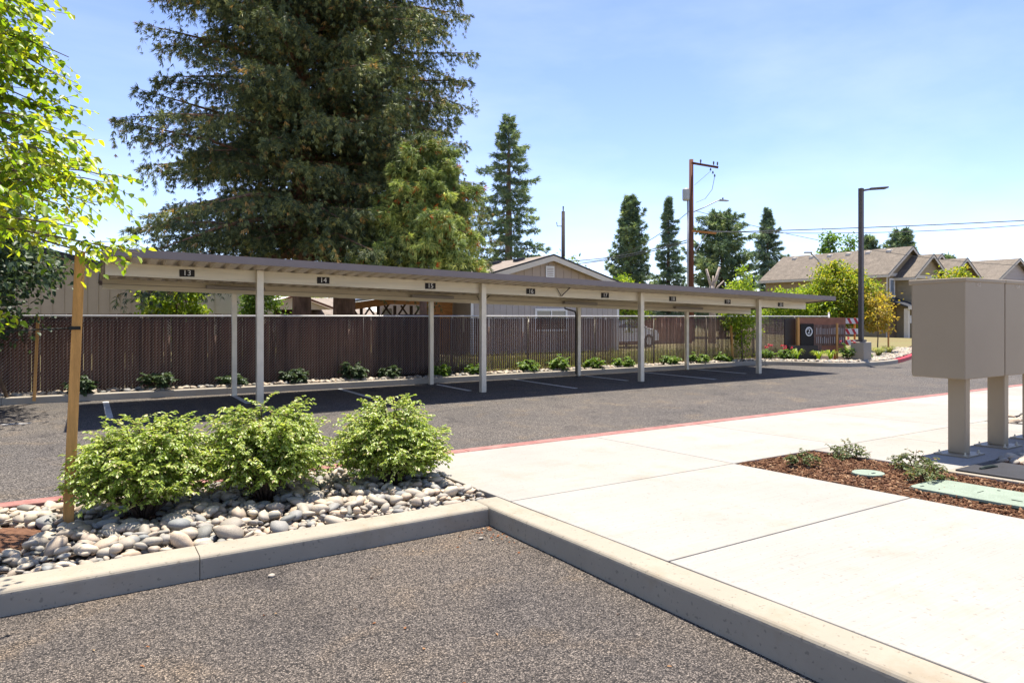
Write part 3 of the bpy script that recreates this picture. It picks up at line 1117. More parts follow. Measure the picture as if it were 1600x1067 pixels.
for xa, xb in ((2.10, 3.25), (6.60, 7.72), (11.1, 12.25), (15.3, 16.5)):
    m = MB()
    m.hexa([(xa, 14.98, roof_z(xa, 15) - .13), (xb, 14.98, roof_z(xb, 15) - .13), (xb, 15.095, roof_z(xb, 15) - .13), (xa, 15.095, roof_z(xa, 15) - .13),
            (xa, 14.98, roof_z(xa, 15) - .055), (xb, 14.98, roof_z(xb, 15) - .055), (xb, 15.095, roof_z(xb, 15) - .055), (xa, 15.095, roof_z(xa, 15) - .055)])
    m.build('light_fixture', 'fixture', cp, bevel=.015)
for xb, yb in ((9.55, 13.02), (8.55, 15.07)):
    MB().bar((xb, yb, roof_z(xb, yb) - .19), (xb + .16, yb - .12, roof_z(xb, yb) + .01), .022).build('brace', 'bronze_dark', cp)
    MB().bar((xb - .01, yb, roof_z(xb, yb) - .19), (xb - .14, yb + .0, roof_z(xb, yb) - .01), .012).build('brace', 'bronze_dark', cp)
xr, yr = RP[2] - .085, 15.16
MB().tube([(xr - .05, 15.61, roof_z(11.2, 15.6) - .06), (xr - .05, 15.61, roof_z(11.2, 15.6) - .2), (xr, yr + .05, 1.80), (xr, yr + .01, 1.72), (xr, yr + .01, .10), (xr - .05, yr - .08, .06)], .022, 8).build('downspout', 'bronze_dark', cp, smooth=True)

# ------------------------------------------------------------------ fences
FY, FT, FB = 16.30, 1.665, .17
FX0, FX1 = -6.2, 23.2
cf = thing('chain_link_fence', 'long chain link fence with brown privacy slats and silver top rail behind the carport', 'fence', (FX0, FY, .12))
MB().tube([(FX0, FY, FT), (25.1, FY, FT)], .021, 8).build('top_rail', 'rail', cf, smooth=True)
for k in range(13):
    x = 1.03 + 2.44 * (k - 3)
    if FX0 < x < 25:
        p = MB().tube([(x, FY + .03, 0), (x, FY + .03, FT + .01)], .024, 8).build('post', 'galv_post', cf, smooth=True)
p = MB().tube([(25.1, FY, 0), (25.1, FY, FT + .12)], .035, 10).build('post', 'rail', cf, smooth=True)
MB().tube([(25.1, FY, FT + .12), (25.1, FY, FT + .16)], [.045, .012], 10).build('post_cap', 'rail', p, smooth=True)
# woven wire: zigzag strands
dx, dz = .066, .066
nst, nz_ = int((FX1 - FX0) / dx), int((FT - FB) / (dz / 1))
hw = .0032
ii, jj = np.meshgrid(np.arange(nst), np.arange(nz_), indexing='ij')
segs = []
for sgn in (1, -1):
    xa = FX0 + (ii + .5) * dx - sgn * dx / 2
    za = FB + jj * dz
    A = np.stack([xa, np.full(xa.shape, FY - .013 if sgn > 0 else FY + .006), za], -1).reshape(-1, 3)
    B = A + np.array([sgn * dx, 0, dz])
    segs.append((A, B))
A = np.concatenate([s[0] for s in segs])
B = np.concatenate([s[1] for s in segs])
d = unit(B - A)
side = np.cross(d, np.array([0, 1.0, 0]))
yv = np.array([0, 1.0, 0])
q = [P + s_ for P in (A, B) for s_ in (side * hw, -yv * hw, -side * hw)]
V = np.stack(q, 1).reshape(-1, 3)
i = np.arange(len(A))[:, None] * 6
F = np.concatenate([i + np.array(f) for f in ((0, 1, 4, 3), (1, 2, 5, 4), (2, 0, 3, 5))], 0)
np_mesh('wire_mesh', V, F, 'wire', cf, kind='stuff')
# slats threaded through the weave
xs = np.arange(FX0 + .03, FX1, dx)
parts = []
g_ = np.random.default_rng(21)
for x in xs:
    w = (.050 if x < 8.3 else (.034 if 13.9 < x < 16.6 else .045)) + g_.uniform(-.004, .004)
    z0, z1 = FB + .02 + g_.uniform(0, .02), FT - .035 - g_.uniform(0, .03)
    if g_.random() < .04:
        z1 -= g_.uniform(.05, .4)
    y = FY - .006
    c = .006
    tl = g_.uniform(-.006, .006)
    Vv = np.array([(x - w / 2, y, z0), (x + w / 2, y, z0), (x + w / 2, y + c, z0), (x - w / 2, y + c, z0), (x - w / 2 + tl, y, z1), (x + w / 2 + tl, y, z1), (x + w / 2 + tl, y + c, z1), (x - w / 2 + tl, y + c, z1)])
    parts.append((Vv, np.array([(0, 1, 5, 4), (1, 2, 6, 5), (2, 3, 7, 6), (3, 0, 4, 7), (4, 5, 6, 7)])))
V, F = merge(parts)
np_mesh('slats', V, F, 'slat', cf, kind='stuff')

wf = thing('wooden_fence', 'dark stained wooden board fence standing close behind the chain link fence', 'fence', (-6.2, 16.62, .12))
board = None
xb = -6.2
kb = 0
while xb < 8.1:
    w = .14
    z1 = 1.705 + random.uniform(-.012, .012)
    gap = random.choice([.004, .006, .006, .010, .014])
    if board is None:
        board = MB().prism([(0, 0), (w, 0), (w, .02), (0, .02)], .0, 1.6)
        me = bpy.data.meshes.new('board')
        me.from_pydata(board.v, [], board.f)
        me.materials.append(MAT['fence_board'])
        me.update()
    o = bpy.data.objects.new('board', me)
    link(o, wf, (xb + 6.2, random.uniform(-.004, .004), .0))
    o.scale.z = (z1 - .12) / 1.6
    o.rotation_euler = (0, random.uniform(-.004, .004), 0)
    xb += w + gap
for zr in (.45, 1.45):
    MB().box(-6.2, 16.65, zr, 8.1, 16.69, zr + .09).build('rail', 'fence_board', wf)
for k in range(7):
    MB().box(-6.1 + 2.35 * k, 16.69, .0, -6.0 + 2.35 * k, 16.78, 1.66).build('post', 'fence_board', wf)

# ------------------------------------------------------------------ mailboxes
for k, (xa, lab) in enumerate([(7.434, 'taupe metal cluster mailbox nearest the parking stall, on a square pedestal'), (8.302, 'second taupe cluster mailbox, cut by the right edge of the picture'),
                               (9.170, 'third taupe cluster mailbox, farthest along the row')]):
    ya, w, dep = 3.361, .852, .514
    zb, zt = 1.022, 2.03
    t = thing('cluster_mailbox', lab, 'mailbox', (xa + .3, ya + .2, walk_z(3.5)), 'row of mailboxes')
    MB().box(xa, ya, zb, xa + w, ya + dep, zt).build('cabinet', 'mailbox', t, bevel=.008)
    hood = MB()
    hood.hexa([(xa - .008, ya - .010, zt - .028), (xa + w + .006, ya - .010, zt - .028), (xa + w + .006, ya + dep + .035, zt - .045), (xa - .008, ya + dep + .035, zt - .045),
               (xa - .008, ya - .010, zt + .012), (xa + w + .006, ya - .010, zt + .012), (xa + w + .006, ya + dep + .035, zt + .006), (xa - .008, ya + dep + .035, zt + .006)])
    hood.build('hood', 'mailbox', t, bevel=.008)
    MB().box(xa + .012, ya + dep, zb + .02, xa + w - .012, ya + dep + .012, zt - .05).build('door_panel', 'mailbox', t, bevel=.004)
    MB().box(xa + .25, ya + .11, zb - .012, xa + .36, ya + .30, zb).build('collar', 'mail_text', t)
    text('unit_number', 'HL' + str(3 + k), .055, (xa + .28, ya - .0012, zt - .055), (R(90), 0, 0), 'mail_text', t, .0006)
    px, py, zg = xa + .25, ya + .11, walk_z(3.5)
    MB().box(px, py, zg + .012, px + .105, py + .172, zb - .008).build('pedestal', 'mailbox_post', t, bevel=.012)
    bp = MB().hexa([(px - .13, py - .08, walk_z(py - .08)), (px + .235, py - .08, walk_z(py - .08)), (px + .235, py + .25, walk_z(py + .25)), (px - .13, py + .25, walk_z(py + .25)),
                    (px - .13, py - .08, walk_z(py - .08) + .016), (px + .235, py - .08, walk_z(py - .08) + .016), (px + .235, py + .25, walk_z(py + .25) + .016), (px - .13, py + .25, walk_z(py + .25) + .016)]).build('base_plate', 'mailbox_post', t, bevel=.003)
    for bx, by in ((-.09, -.04), (.19, -.04), (-.09, .21), (.19, .21)):
        z = walk_z(py + by) + .014
        MB().tube([(px + bx, py + by, z), (px + bx, py + by, z + .012), (px + bx, py + by, z + .012), (px + bx, py + by, z + .035)], [.016, .016, .008, .008], 6).build('bolt', 'galv', bp)

# ------------------------------------------------------------------ utility lids in the mulch
def rounded(x0, y0, x1, y1, r, n=6):
    p = []
    for cx, cy, a0 in ((x1 - r, y1 - r, 0), (x0 + r, y1 - r, 90), (x0 + r, y0 + r, 180), (x1 - r, y0 + r, 270)):
        for k in range(n + 1):
            a = R(a0 + 90 * k / n)
            p.append((cx + r * math.cos(a), cy + r * math.sin(a)))
    return p


t = thing('valve_box', 'round pale green plastic valve lid set in the bark mulch', 'utility lid', (6.08, 3.56, walk_z(3.56)))
circ = [(6.08 + .135 * math.cos(6.2832 * k / 32), 3.56 + .135 * math.sin(6.2832 * k / 32)) for k in range(32)]
MB().prism([(6.08 + (x - 6.08) * 1.06, 3.56 + (y - 3.56) * 1.06) for x, y in circ], lambda x, y: walk_z(y) - .08, lambda x, y: walk_z(y) - .002).build('rim', 'lid_edge', t)
lid = MB().prism(circ, lambda x, y: walk_z(y) - .03, lambda x, y: walk_z(y) + .012).build('lid', 'lid_green', t, bevel=.004)
MB().box(6.05, 3.50, walk_z(3.5) + .010, 6.10, 3.515, walk_z(3.5) + .0155).build('slot', 'lid_edge', lid)
t = thing('valve_box', 'oblong pale green plastic valve lid with rounded corners in the bark mulch', 'utility lid', (6.06, 2.68, walk_z(2.68)))
pl = rounded(5.80, 2.20, 6.30, 3.06, .07)
MB().prism([(6.05 + (x - 6.05) * 1.05, 2.63 + (y - 2.63) * 1.03) for x, y in pl], lambda x, y: walk_z(y) - .08, lambda x, y: walk_z(y) - .002).build('rim', 'lid_edge', t)
lid = MB().prism(pl, lambda x, y: walk_z(y) - .03, lambda x, y: walk_z(y) + .014).build('lid', 'lid_green', t, bevel=.004)
for (x, y, w, h) in ((5.86, 2.98, .05, .012), (6.22, 2.99, .05, .012), (5.95, 2.30, .012, .07), (6.2, 2.55, .02, .02), (6.0, 2.62, .10, .006)):
    MB().box(x, y, walk_z(y) + .012, x + w, y + h, walk_z(y) + .0165).build('slot', 'lid_edge', lid)
t = thing('utility_vault', 'low concrete utility vault with a black plastic lid in front of the mailboxes', 'utility vault', (7.1, 2.9, walk_z(2.9)))
MB().prism([(6.70, 2.30), (7.50, 2.30), (7.50, 3.20), (6.70, 3.20)], lambda x, y: walk_z(y) - .1, lambda x, y: walk_z(y) + .012).build('frame', 'kerb', t, bevel=.006)
lid = MB().prism([(6.76, 2.36), (7.44, 2.36), (7.44, 3.14), (6.76, 3.14)], lambda x, y: walk_z(y), lambda x, y: walk_z(y) + .030).build('lid', 'vault_black', t, bevel=.006)
MB().tube([(6.92, 3.00, walk_z(2.95) + .030), (6.98, 2.99, walk_z(2.95) + .042), (7.10, 2.98, walk_z(2.95) + .042), (7.16, 2.97, walk_z(2.95) + .030)], .014, 6).build('handle', 'lid_edge', lid)

# ------------------------------------------------------------------ plants
g_plant = np.random.default_rng(5)


def stem_curve(base, az, out, up, bow, n=6):
    d = np.array([math.cos(az), math.sin(az), 0])
    t = np.linspace(0, 1, n)[:, None]
    return np.array(base) + d * out * (t ** (1 + bow)) + np.array([0, 0, 1]) * up * (t ** (1 - .25 * bow))


def leafy_shrub(name, label, cat, base, rad, high, n_stem, n_twig, n_leaf, ll, lw, mat, seed, group=None, low=.10):
    g = np.random.default_rng(seed)
    t = thing(name, label, cat, base, group)
    wood = MB()
    P, D, N = [], [], []
    for s in range(n_stem):
        az = 2.39996 * s + g.uniform(-.4, .4)
        fr = math.sqrt((s + .5) / n_stem)
        out = rad * fr * g.uniform(.60, .95)
        up = high * math.sqrt(max(0.05, 1 - (fr * .93) ** 2)) * g.uniform(.56, .76)
        up = max(up, high * .22)
        b = np.array(base) + np.array([math.cos(az), math.sin(az), 0]) * .05 * fr
        c = stem_curve(b, az, out, up, .45)
        wood.tube(c, list(np.linspace(.012, .004, len(c)) * (rad / .55)), 5)
        for w in range(n_twig):
            f = g.uniform(.28, 1.0) ** .8
            k = min(int(f * 5), 4)
            p0 = c[k] + (c[k + 1] - c[k]) * (f * 5 - k)
            ta = az + g.normal(0, .95)
            tl = rad * g.uniform(.28, .52)
            el = g.uniform(-.25, .95)
            td = np.array([math.cos(ta) * math.cos(el), math.sin(ta) * math.cos(el), math.sin(el)])
            tt = np.linspace(0, 1, n_leaf)[:, None]
            pts = p0 + td * tl * tt - np.array([0, 0, 1]) * tl * .30 * tt ** 2
            q = (pts - np.array(base)) / np.array([rad * 1.04, rad * 1.04, high * 1.05])
            keep = (np.sum(np.abs(q) ** 2.5, 1) < 1 + g.uniform(-.12, .05)) & (pts[:, 2] > base[2] + low * g.uniform(.55, 1.35))
            if keep.sum() < 3:
                continue
            pts = pts[keep]
            wood.tube([pts[0], pts[len(pts) // 2], pts[-1]], [.0035, .0025, .0012], 3, False)
            dd = unit(np.gradient(pts, axis=0))
            sd_ = unit(np.cross(dd, np.array([0, 0, 1.0])))
            for sg in (-1, 1):
                P.append(pts + g.normal(0, .004, pts.shape))
                D.append(dd * .75 + sd_ * sg * g.uniform(.6, 1.0, (len(pts), 1)) + np.array([0, 0, -.30]) + g.normal(0, .22, pts.shape))
                N.append(np.array([0, 0, 1.0]) + g.normal(0, .38, pts.shape) + sd_ * sg * .2)
            P.append(pts[-1:])
            D.append(dd[-1:] + np.array([0, 0, -.2]))
            N.append(np.array([[0, 0, 1.0]]))
    wood.build('stems', 'twig', t, smooth=True)
    P, D, N = np.concatenate(P), np.concatenate(D), np.concatenate(N)
    k = len(P)
    V, F = leaves(P, D, N, ll * g.uniform(.65, 1.2, k), lw * g.uniform(.75, 1.2, k))
    np_mesh('foliage', V, F, mat, t)
    return t


zb_ = walk_z(5.95) - .05
leafy_shrub('leafy_shrub', 'leafy green shrub beside the wooden stake, leftmost of the three in the rock bed', 'shrub', (.40, 5.95, zb_), .56, 1.03, 50, 34, 11, .033, .0092, 'leaf_shrub', 31, 'shrubs in the rock bed', .27)
leafy_shrub('leafy_shrub', 'tallest leafy green shrub, the middle one of three in the rock bed', 'shrub', (1.30, 6.0, zb_), .58, 1.14, 52, 34, 11, .033, .0092, 'leaf_shrub', 32, 'shrubs in the rock bed', .28)
leafy_shrub('leafy_shrub', 'rounded leafy green shrub next to the pavement, rightmost of three in the rock bed', 'shrub', (2.40, 5.90, zb_), .55, 1.05, 48, 34, 11, .033, .0092, 'leaf_shrub', 33, 'shrubs in the rock bed', .22)

for k, (x, y, r_, h_, lab) in enumerate([(5.94, 4.14, .17, .28, 'upright small ground cover plant at the far left corner of the mulch bed'),
                                         (6.70, 4.14, .25, .26, 'spreading small ground cover plant at the back edge of the mulch bed'),
                                         (6.66, 3.45, .25, .30, 'small ground cover plant in the mulch closest to the mailbox pedestal'),
                                         (6.22, 3.12, .26, .24, 'low ground cover plant between the round lid and the oblong lid')]):
    leafy_shrub('ground_cover_plant', lab, 'plant', (x, y, walk_z(y) - .02), r_ * .85, h_ * .9, 12, 5, 5, .027, .009, 'leaf_cover', 60 + k, 'young plants in the mulch bed', low=.01)

# the staked young tree at the left edge
TB = (-.98, 5.72, walk_z(5.72) - .04)
nt_ = thing('young_tree', 'bright green leafy young tree whose crown enters from the left edge', 'tree', TB)
g = np.random.default_rng(77)
trunk_pts = [(TB[0], TB[1], TB[2]), (TB[0] + .02, TB[1], 1.2), (TB[0] - .01, TB[1] + .02, 2.2), (TB[0] + .02, TB[1], 3.3), (TB[0], TB[1], 4.6), (TB[0] + .02, TB[1], 5.4)]
MB().tube(trunk_pts, [.042, .036, .030, .022, .012, .005], 10).build('trunk', 'bark_grey', nt_, smooth=True)
limb = MB()
P, D, N = [], [], []


def crown_r(z):
    return float(np.interp(z, [1.45, 1.75, 2.05, 2.35, 2.6, 2.95, 3.4, 4.0, 4.8, 5.5], [.30, .85, 1.22, 1.60, 1.25, 1.02, .90, .86, .6, .15]))


for s in range(150):
    az = 2.39996 * s + g.uniform(-.3, .3)
    zs = g.uniform(1.75, 4.7)
    rise = g.uniform(-.35, .5)
    ze = zs + rise
    L_ = crown_r(ze) * g.uniform(.70, 1.03)
    b = np.array([TB[0], TB[1], zs])
    d = np.array([math.cos(az), math.sin(az), 0])
    tt = np.linspace(0, 1, 9)[:, None]
    c = b + d * L_ * tt + np.array([0, 0, 1]) * (rise * 1.9 * tt - rise * .9 * tt ** 2 - .10 * tt ** 3)
    limb.tube(c, list(np.linspace(.012, .003, 9)), 5)
    for w in range(18):
        f = g.uniform(.18, 1)
        k = min(int(f * 8), 7)
        p0 = c[k] + (c[k + 1] - c[k]) * (f * 8 - k)
        ta = az + g.normal(0, .9)
        el = g.uniform(-.5, .7)
        tl = g.uniform(.16, .36)
        td = np.array([math.cos(ta) * math.cos(el), math.sin(ta) * math.cos(el), math.sin(el)])
        u = np.linspace(.08, 1, 7)[:, None]
        pts = p0 + td * tl * u - np.array([0, 0, 1]) * tl * .35 * u ** 2
        rr = np.hypot(pts[:, 0] - TB[0], pts[:, 1] - TB[1])
        keep = rr < np.array([crown_r(z) for z in pts[:, 2]]) * 1.08
        if keep.sum() < 2:
            continue
        pts = pts[keep]
        limb.tube([pts[0], pts[-1]], [.003, .0014], 3, False)
        sd_ = unit(np.cross(np.tile(td, (len(pts), 1)), np.array([0, 0, 1.0])))
        sg = np.where(np.arange(len(pts)) % 2 == 0, 1, -1)[:, None]
        P.append(pts)
        D.append(td * .5 + sd_ * sg * .8 + np.array([0, 0, -.55]) + g.normal(0, .3, pts.shape))
        N.append(np.array([0, 0, 1.0]) + sd_ * sg * .5 + g.normal(0, .45, pts.shape))
limb.build('branches', 'bark_grey', nt_, smooth=True)
P, D, N = np.concatenate(P), np.concatenate(D), np.concatenate(N)
k = len(P)
V, F = leaves(P, D, N, .066 * g.uniform(.55, 1.25, k), .0195 * g.uniform(.75, 1.2, k), .3, .18)
np_mesh('foliage', V, F, 'leaf_near', nt_)

st = thing('tree_stake', 'tall orange wooden stake standing in front of the leftmost shrub', 'stake', (-.10, 5.95, walk_z(5.95)))
MB().hexa([(-.135, 5.915, .05), (-.065, 5.915, .05), (-.065, 5.965, .05), (-.135, 5.965, .05), (-.055, 5.925, 2.125), (.010, 5.925, 2.125), (.010, 5.97, 2.125), (-.055, 5.97, 2.125)]).build('post', 'stake', st, bevel=.003)
MB().hexa([(-.0935, 5.913, 1.555), (-.020, 5.913, 1.555), (-.020, 5.974, 1.555), (-.0935, 5.974, 1.555), (-.093, 5.913, 1.580), (-.0195, 5.913, 1.580), (-.0195, 5.974, 1.580), (-.093, 5.974, 1.580)]).build('strap', 'strap', st)
MB().tube([(-.09, 5.94, 1.567), (-.5, 5.86, 1.55), (-.98, 5.70, 1.56)], .006, 6).build('tie', 'strap', st)


# ------------------------------------------------------------------ background planting generators
def conifer(name, label, base, H, R0, zb, nb, nside, mt, tl, tw, mat, seed, power=.8, s0=.25, dr=.45, pend=.35, trunk_r=.3, tmat='bark', lump=.25, kk=5, group=None, top_cut=None, lean=0.0, twig=.38, hang=0):
    g = np.random.default_rng(seed)
    t = thing(name, label, 'tree', base, group)
    bx, by, bz = base
    tz = np.linspace(0, H, 8)
    MB().tube([(bx + lean * z / H, by, bz + z) for z in tz], list(np.maximum(trunk_r * (1 - tz / H) ** .8, .02)), 10).build('trunk', tmat, t, smooth=True)
    wood = MB()
    P, D, LL = [], [], []
    lobes = g.uniform(0, 6.28, 5)
    for s in range(nb):
        f = (s + g.random()) / nb
        h = zb + (H - zb) * (1 - (1 - f) ** 1.0)
        rel = (h - zb) / (H - zb)
        az = 2.39996 * s + g.uniform(-.5, .5)
        prof = R0 * max(0.02, (1 - rel)) ** power
        prof *= 1 + lump * math.sin(3 * az + 5 * rel + lobes[0]) * .6 + lump * math.sin(9 * rel + 2 * az + lobes[1]) * .6
        L = prof * g.uniform(.68, 1.12)
        if L < .12:
            L = .12
        d = np.array([math.cos(az), math.sin(az), 0])
        sd_ = np.array([-d[1], d[0], 0])
        nt2 = max(4, int(nside * (.35 + .65 * L / R0)))
        tt = np.linspace(.12, 1, nt2)[:, None]
        sl = s0 + .5 * (rel ** 3) + g.normal(0, .13)
        b0 = np.array([bx + lean * h / H, by, bz + h])
        c = b0 + d * L * tt + np.array([0, 0, 1]) * L * (sl * tt - dr * tt ** 2 + .12 * tt ** 4)
        if top_cut is None or h < top_cut:
            wood.tube([b0, c[len(c) // 2], c[-1]], [max(.012, .016 * L), .008 * L + .004, .004], 4, False)
        for sg in (-1, 1):
            u = (np.arange(mt) + .6) / mt
            lt = np.minimum(L * twig, .35 + .12 * L) * (1.12 - tt) ** .6 * g.uniform(.6, 1.15, tt.shape)
            tdir = unit(d * .75 + sd_ * sg * .85 + np.array([0, 0, -pend * .6]) + g.normal(0, .22, (nt2, 3)))
            pos = c[:, None, :] + tdir[:, None, :] * (lt[:, :, None] * u[None, :, None]) - np.array([0, 0, 1]) * (pend * lt[:, :, None] * (u ** 2)[None, :, None])
            pos = pos.reshape(-1, 3) + g.normal(0, .03 * tl / .3, (nt2 * mt, 3))
            dd = np.repeat(tdir, mt, 0) + np.array([0, 0, -pend * .7]) + g.normal(0, .32, (nt2 * mt, 3))
            P.append(pos)
            D.append(dd)
        if hang:
            for w_ in range(int(hang * L)):
                q0 = c[int(g.integers(len(c) // 4, len(c)))] + sd_ * g.normal(0, .18 * L * .5)
                ln = g.uniform(.25, .8)
                hh = np.linspace(0, 1, 5)[:, None]
                P.append(q0 - np.array([0, 0, 1]) * ln * hh + g.normal(0, .035, (5, 3)))
                D.append(np.array([0, 0, -1.0]) + d * .25 + g.normal(0, .35, (5, 3)))
        P.append(c + g.normal(0, .03, c.shape))
        D.append(d + np.array([0, 0, .05 - pend * .3]) + g.normal(0, .3, c.shape))
    P.append(np.array([[bx + lean, by, bz + H - .5 * tl * k_] for k_ in range(4)]))
    D.append(np.array([[0, 0, 1.0]] * 4))
    P, D = np.concatenate(P), np.concatenate(D)
    n = len(P)
    V, F = tufts(P, D, tl * g.uniform(.6, 1.25, n), tw * g.uniform(.7, 1.3, n), kk, .65, g)
    wood.build('branches', tmat, t)
    np_mesh('crown', V, F, mat, t)
    return t


def broadleaf(name, label, base, c0, rad, ncl, nl, ll, mat, seed, trunk_r=.06, sig=.17, tmat='bark_grey', cat='tree', group=None, wide=.42, low=None, hollow=.35):
    """crown = many leaf clumps spread through an uneven ellipsoid; limbs reach the clumps"""
    g = np.random.default_rng(seed)
    t = thing(name, label, cat, base, group)
    c0, rad = np.array(c0, float), np.array(rad, float)
    top = c0 + np.array([0, 0, rad[2] * .55])
    b = np.array(base, float)
    mid = b + (c0 - b) * .5 + np.array([g.normal(0, .03), g.normal(0, .03), 0])
    MB().tube([b, mid, c0, top], [trunk_r, trunk_r * .8, trunk_r * .55, trunk_r * .15], 8).build('trunk', tmat, t, smooth=True)
    limb = MB()
    P, D, N = [], [], []
    ph = g.uniform(0, 6.28, 4)
    for k in range(ncl):
        v = unit(g.normal(size=3))
        rr = g.uniform(hollow, 1.0) ** .55
        az = math.atan2(v[1], v[0])
        f = 1 + .16 * math.sin(3 * az + ph[0]) + .14 * math.sin(4 * v[2] + 2 * az + ph[1])
        c = c0 + v * rr * rad * f
        if low is not None and c[2] < low:
            c[2] = low + g.random() * .2
        if k % 3 == 0:
            s_ = c0 + (top - c0) * g.uniform(-.9, .6)
            limb.tube([s_, (s_ + c) / 2 + np.array([0, 0, .06 * rad[2]]), c], [trunk_r * .28, trunk_r * .16, trunk_r * .06], 4, False)
        sg = sig * rad.mean() * g.uniform(.7, 1.3)
        pts = c + g.normal(0, 1, (nl, 3)) * np.array([sg, sg, sg * .7])
        P.append(pts)
        D.append(v * .6 + g.normal(0, .8, (nl, 3)) + np.array([0, 0, -.35]))
        N.append(np.array([0, 0, 1.0]) + g.normal(0, .6, (nl, 3)))
    limb.build('branches', tmat, t)
    P, D, N = np.concatenate(P), np.concatenate(D), np.concatenate(N)
    k = len(P)
    V, F = leaves(P, D, N, ll * g.uniform(.6, 1.25, k), ll * wide * g.uniform(.7, 1.1, k) * .7)
    np_mesh('crown', V, F, mat, t)
    return t


# big spruces behind the wooden fence
conifer('spruce_tree', 'huge dark spruce behind the carport with the thicker of two trunks', (8.0, 24.2, 0), 26.0, 5.9, 3.8, 300, 24, 7, .18, .021, 'spruce', 201, power=.52, s0=.18, dr=.36, pend=.5, trunk_r=.44, lump=.16, top_cut=14, hang=6, kk=8)
conifer('spruce_tree', 'dark spruce with the thinner left trunk, merging with the huge one', (6.05, 22.6, 0), 22.0, 5.8, 3.5, 300, 22, 7, .18, .021, 'spruce', 202, power=.52, s0=.16, dr=.36, pend=.5, trunk_r=.33, lump=.16, top_cut=14, hang=6, kk=8)
conifer('spruce_tree', 'lower pale green sunlit spruce with a few rusty sprays, right of the huge dark spruce', (8.25, 17.95, 0), 6.6, 1.8, 3.4, 110, 15, 6, .20, .024, 'spruce_sunlit', 203, power=.36, s0=.10, dr=.40, pend=.6, trunk_r=.14, lump=.2, hang=7, kk=7)
# conifers farther back
conifer('conifer_tree', 'tall open conifer with a bare tan trunk behind the gabled tan house', (23.73, 38.23, -.06), 14.9, 2.9, 4.6, 70, 10, 3, .38, .05, 'fir', 204, kk=8, power=.62, s0=.10, dr=.22, pend=.25, trunk_r=.38, tmat='bark_light', lump=.35)
conifer('conifer_tree', 'broad dense twin-topped cypress left of the brown utility pole', (40.7, 45.3, -.06), 12.1, 2.5, .6, 160, 8, 3, .42, .06, 'fir', 205, kk=8, power=.62, s0=.9, dr=.35, pend=.1, trunk_r=.3, lump=.12)
conifer('conifer_tree', 'slim blue green spruce just left of the brown utility pole', (47.0, 47.0, -.06), 12.9, 2.7, .8, 90, 9, 3, .42, .06, 'fir_blue', 206, kk=8, power=1.0, s0=.2, dr=.35, pend=.25, trunk_r=.28, lump=.35)
conifer('conifer_tree', 'rounded bushy conifer right of the brown utility pole behind the dead snag', (39.9, 34.4, -.06), 9.1, 3.2, .6, 120, 10, 3, .42, .06, 'fir', 207, kk=8, power=.42, s0=.45, dr=.3, pend=.2, trunk_r=.28, lump=.28)
conifer('conifer_tree', 'cone shaped blue green spruce behind the left end of the long townhouse', (64.3, 49.1, -.06), 13.6, 4.3, .8, 125, 10, 3, .45, .065, 'fir_blue', 208, kk=8, power=.95, s0=.2, dr=.35, pend=.25, trunk_r=.3, lump=.2)
conifer('conifer_tree', 'dark conifer top behind the townhouse ridge, just right of the light pole', (87.7, 51.2, -.06), 12.2, 2.4, 2, 80, 7, 3, .7, .12, 'fir', 209, kk=8, power=.6, s0=.3, dr=.3, pend=.2, trunk_r=.3)
conifer('conifer_tree', 'rounder dark conifer top above the townhouse gable peak', (93.4, 50.0, -.06), 13.1, 2.6, 2, 90, 7, 3, .75, .13, 'fir', 210, kk=8, power=.4, s0=.4, dr=.3, pend=.2, trunk_r=.3)
conifer('conifer_tree', 'tiny far conifer tip above the rightmost house roof', (121, 57, -.06), 11.6, 2.6, 2, 46, 6, 2, 1.0, .16, 'fir', 211, kk=8, power=.9, s0=.2, dr=.35, pend=.2, trunk_r=.25)

broadleaf('poplar_tree', 'slender light green tree behind the townhouse ridge, left one of the pair', (74.2, 48.0, -.06), (74.2, 48.0, 7.6), (.75, .75, 3.7), 60, 34, .4, 'leaf_poplar', 301, .14, .25)
broadleaf('poplar_tree', 'slender light green tree behind the townhouse ridge, right one of the pair', (76.4, 47.0, -.06), (76.4, 47.0, 7.3), (.8, .8, 3.2), 60, 34, .4, 'leaf_poplar', 302, .14, .25)
broadleaf('garden_tree', 'bright green garden tree seen under the left end of the carport', (3.0, 29.0, -.06), (3.0, 29.0, 2.3), (.95, .9, 1.3), 80, 46, .17, 'leaf_bright', 303, .09)
broadleaf('garden_tree', 'green cypress clump seen under the carport between the first posts', (6.45, 30.5, -.06), (6.45, 30.5, 2.2), (.75, .75, 1.6), 80, 46, .14, 'leaf_mid', 304, .08)
broadleaf('garden_tree', 'small bright green tree top seen left of the thinner spruce trunk', (12.2, 45.9, -.06), (12.2, 45.9, 2.7), (1.6, 1.4, 1.1), 70, 40, .15, 'leaf_bright', 305, .07)
broadleaf('garden_tree', 'small bright green tree top seen between the two spruce trunks', (14.6, 46.2, -.06), (14.6, 46.2, 2.6), (1.5, 1.4, 1.1), 60, 40, .15, 'leaf_bright', 306, .07)
broadleaf('garden_tree', 'green tree peeping over the ridge of the gabled tan house', (27.0, 38.5, -.06), (27.0, 38.5, 3.6), (2.6, 2.0, 1.9), 90, 36, .26, 'leaf_mid', 307, .12)
broadleaf('arborvitae', 'rounded bright green arborvitae top peeping over the carport roof', (22.9, 25.8, .1), (22.9, 25.8, 2.3), (.95, .85, 1.45), 110, 40, .13, 'leaf_bright', 308, .07, .14)
broadleaf('garden_tree', 'dark green hedge tree beside the gabled tan house, under the carport roof', (25.2, 30.6, .1), (25.2, 30.6, 1.9), (2.6, 1.2, 1.3), 120, 40, .2, 'leaf_mid', 309, .09)
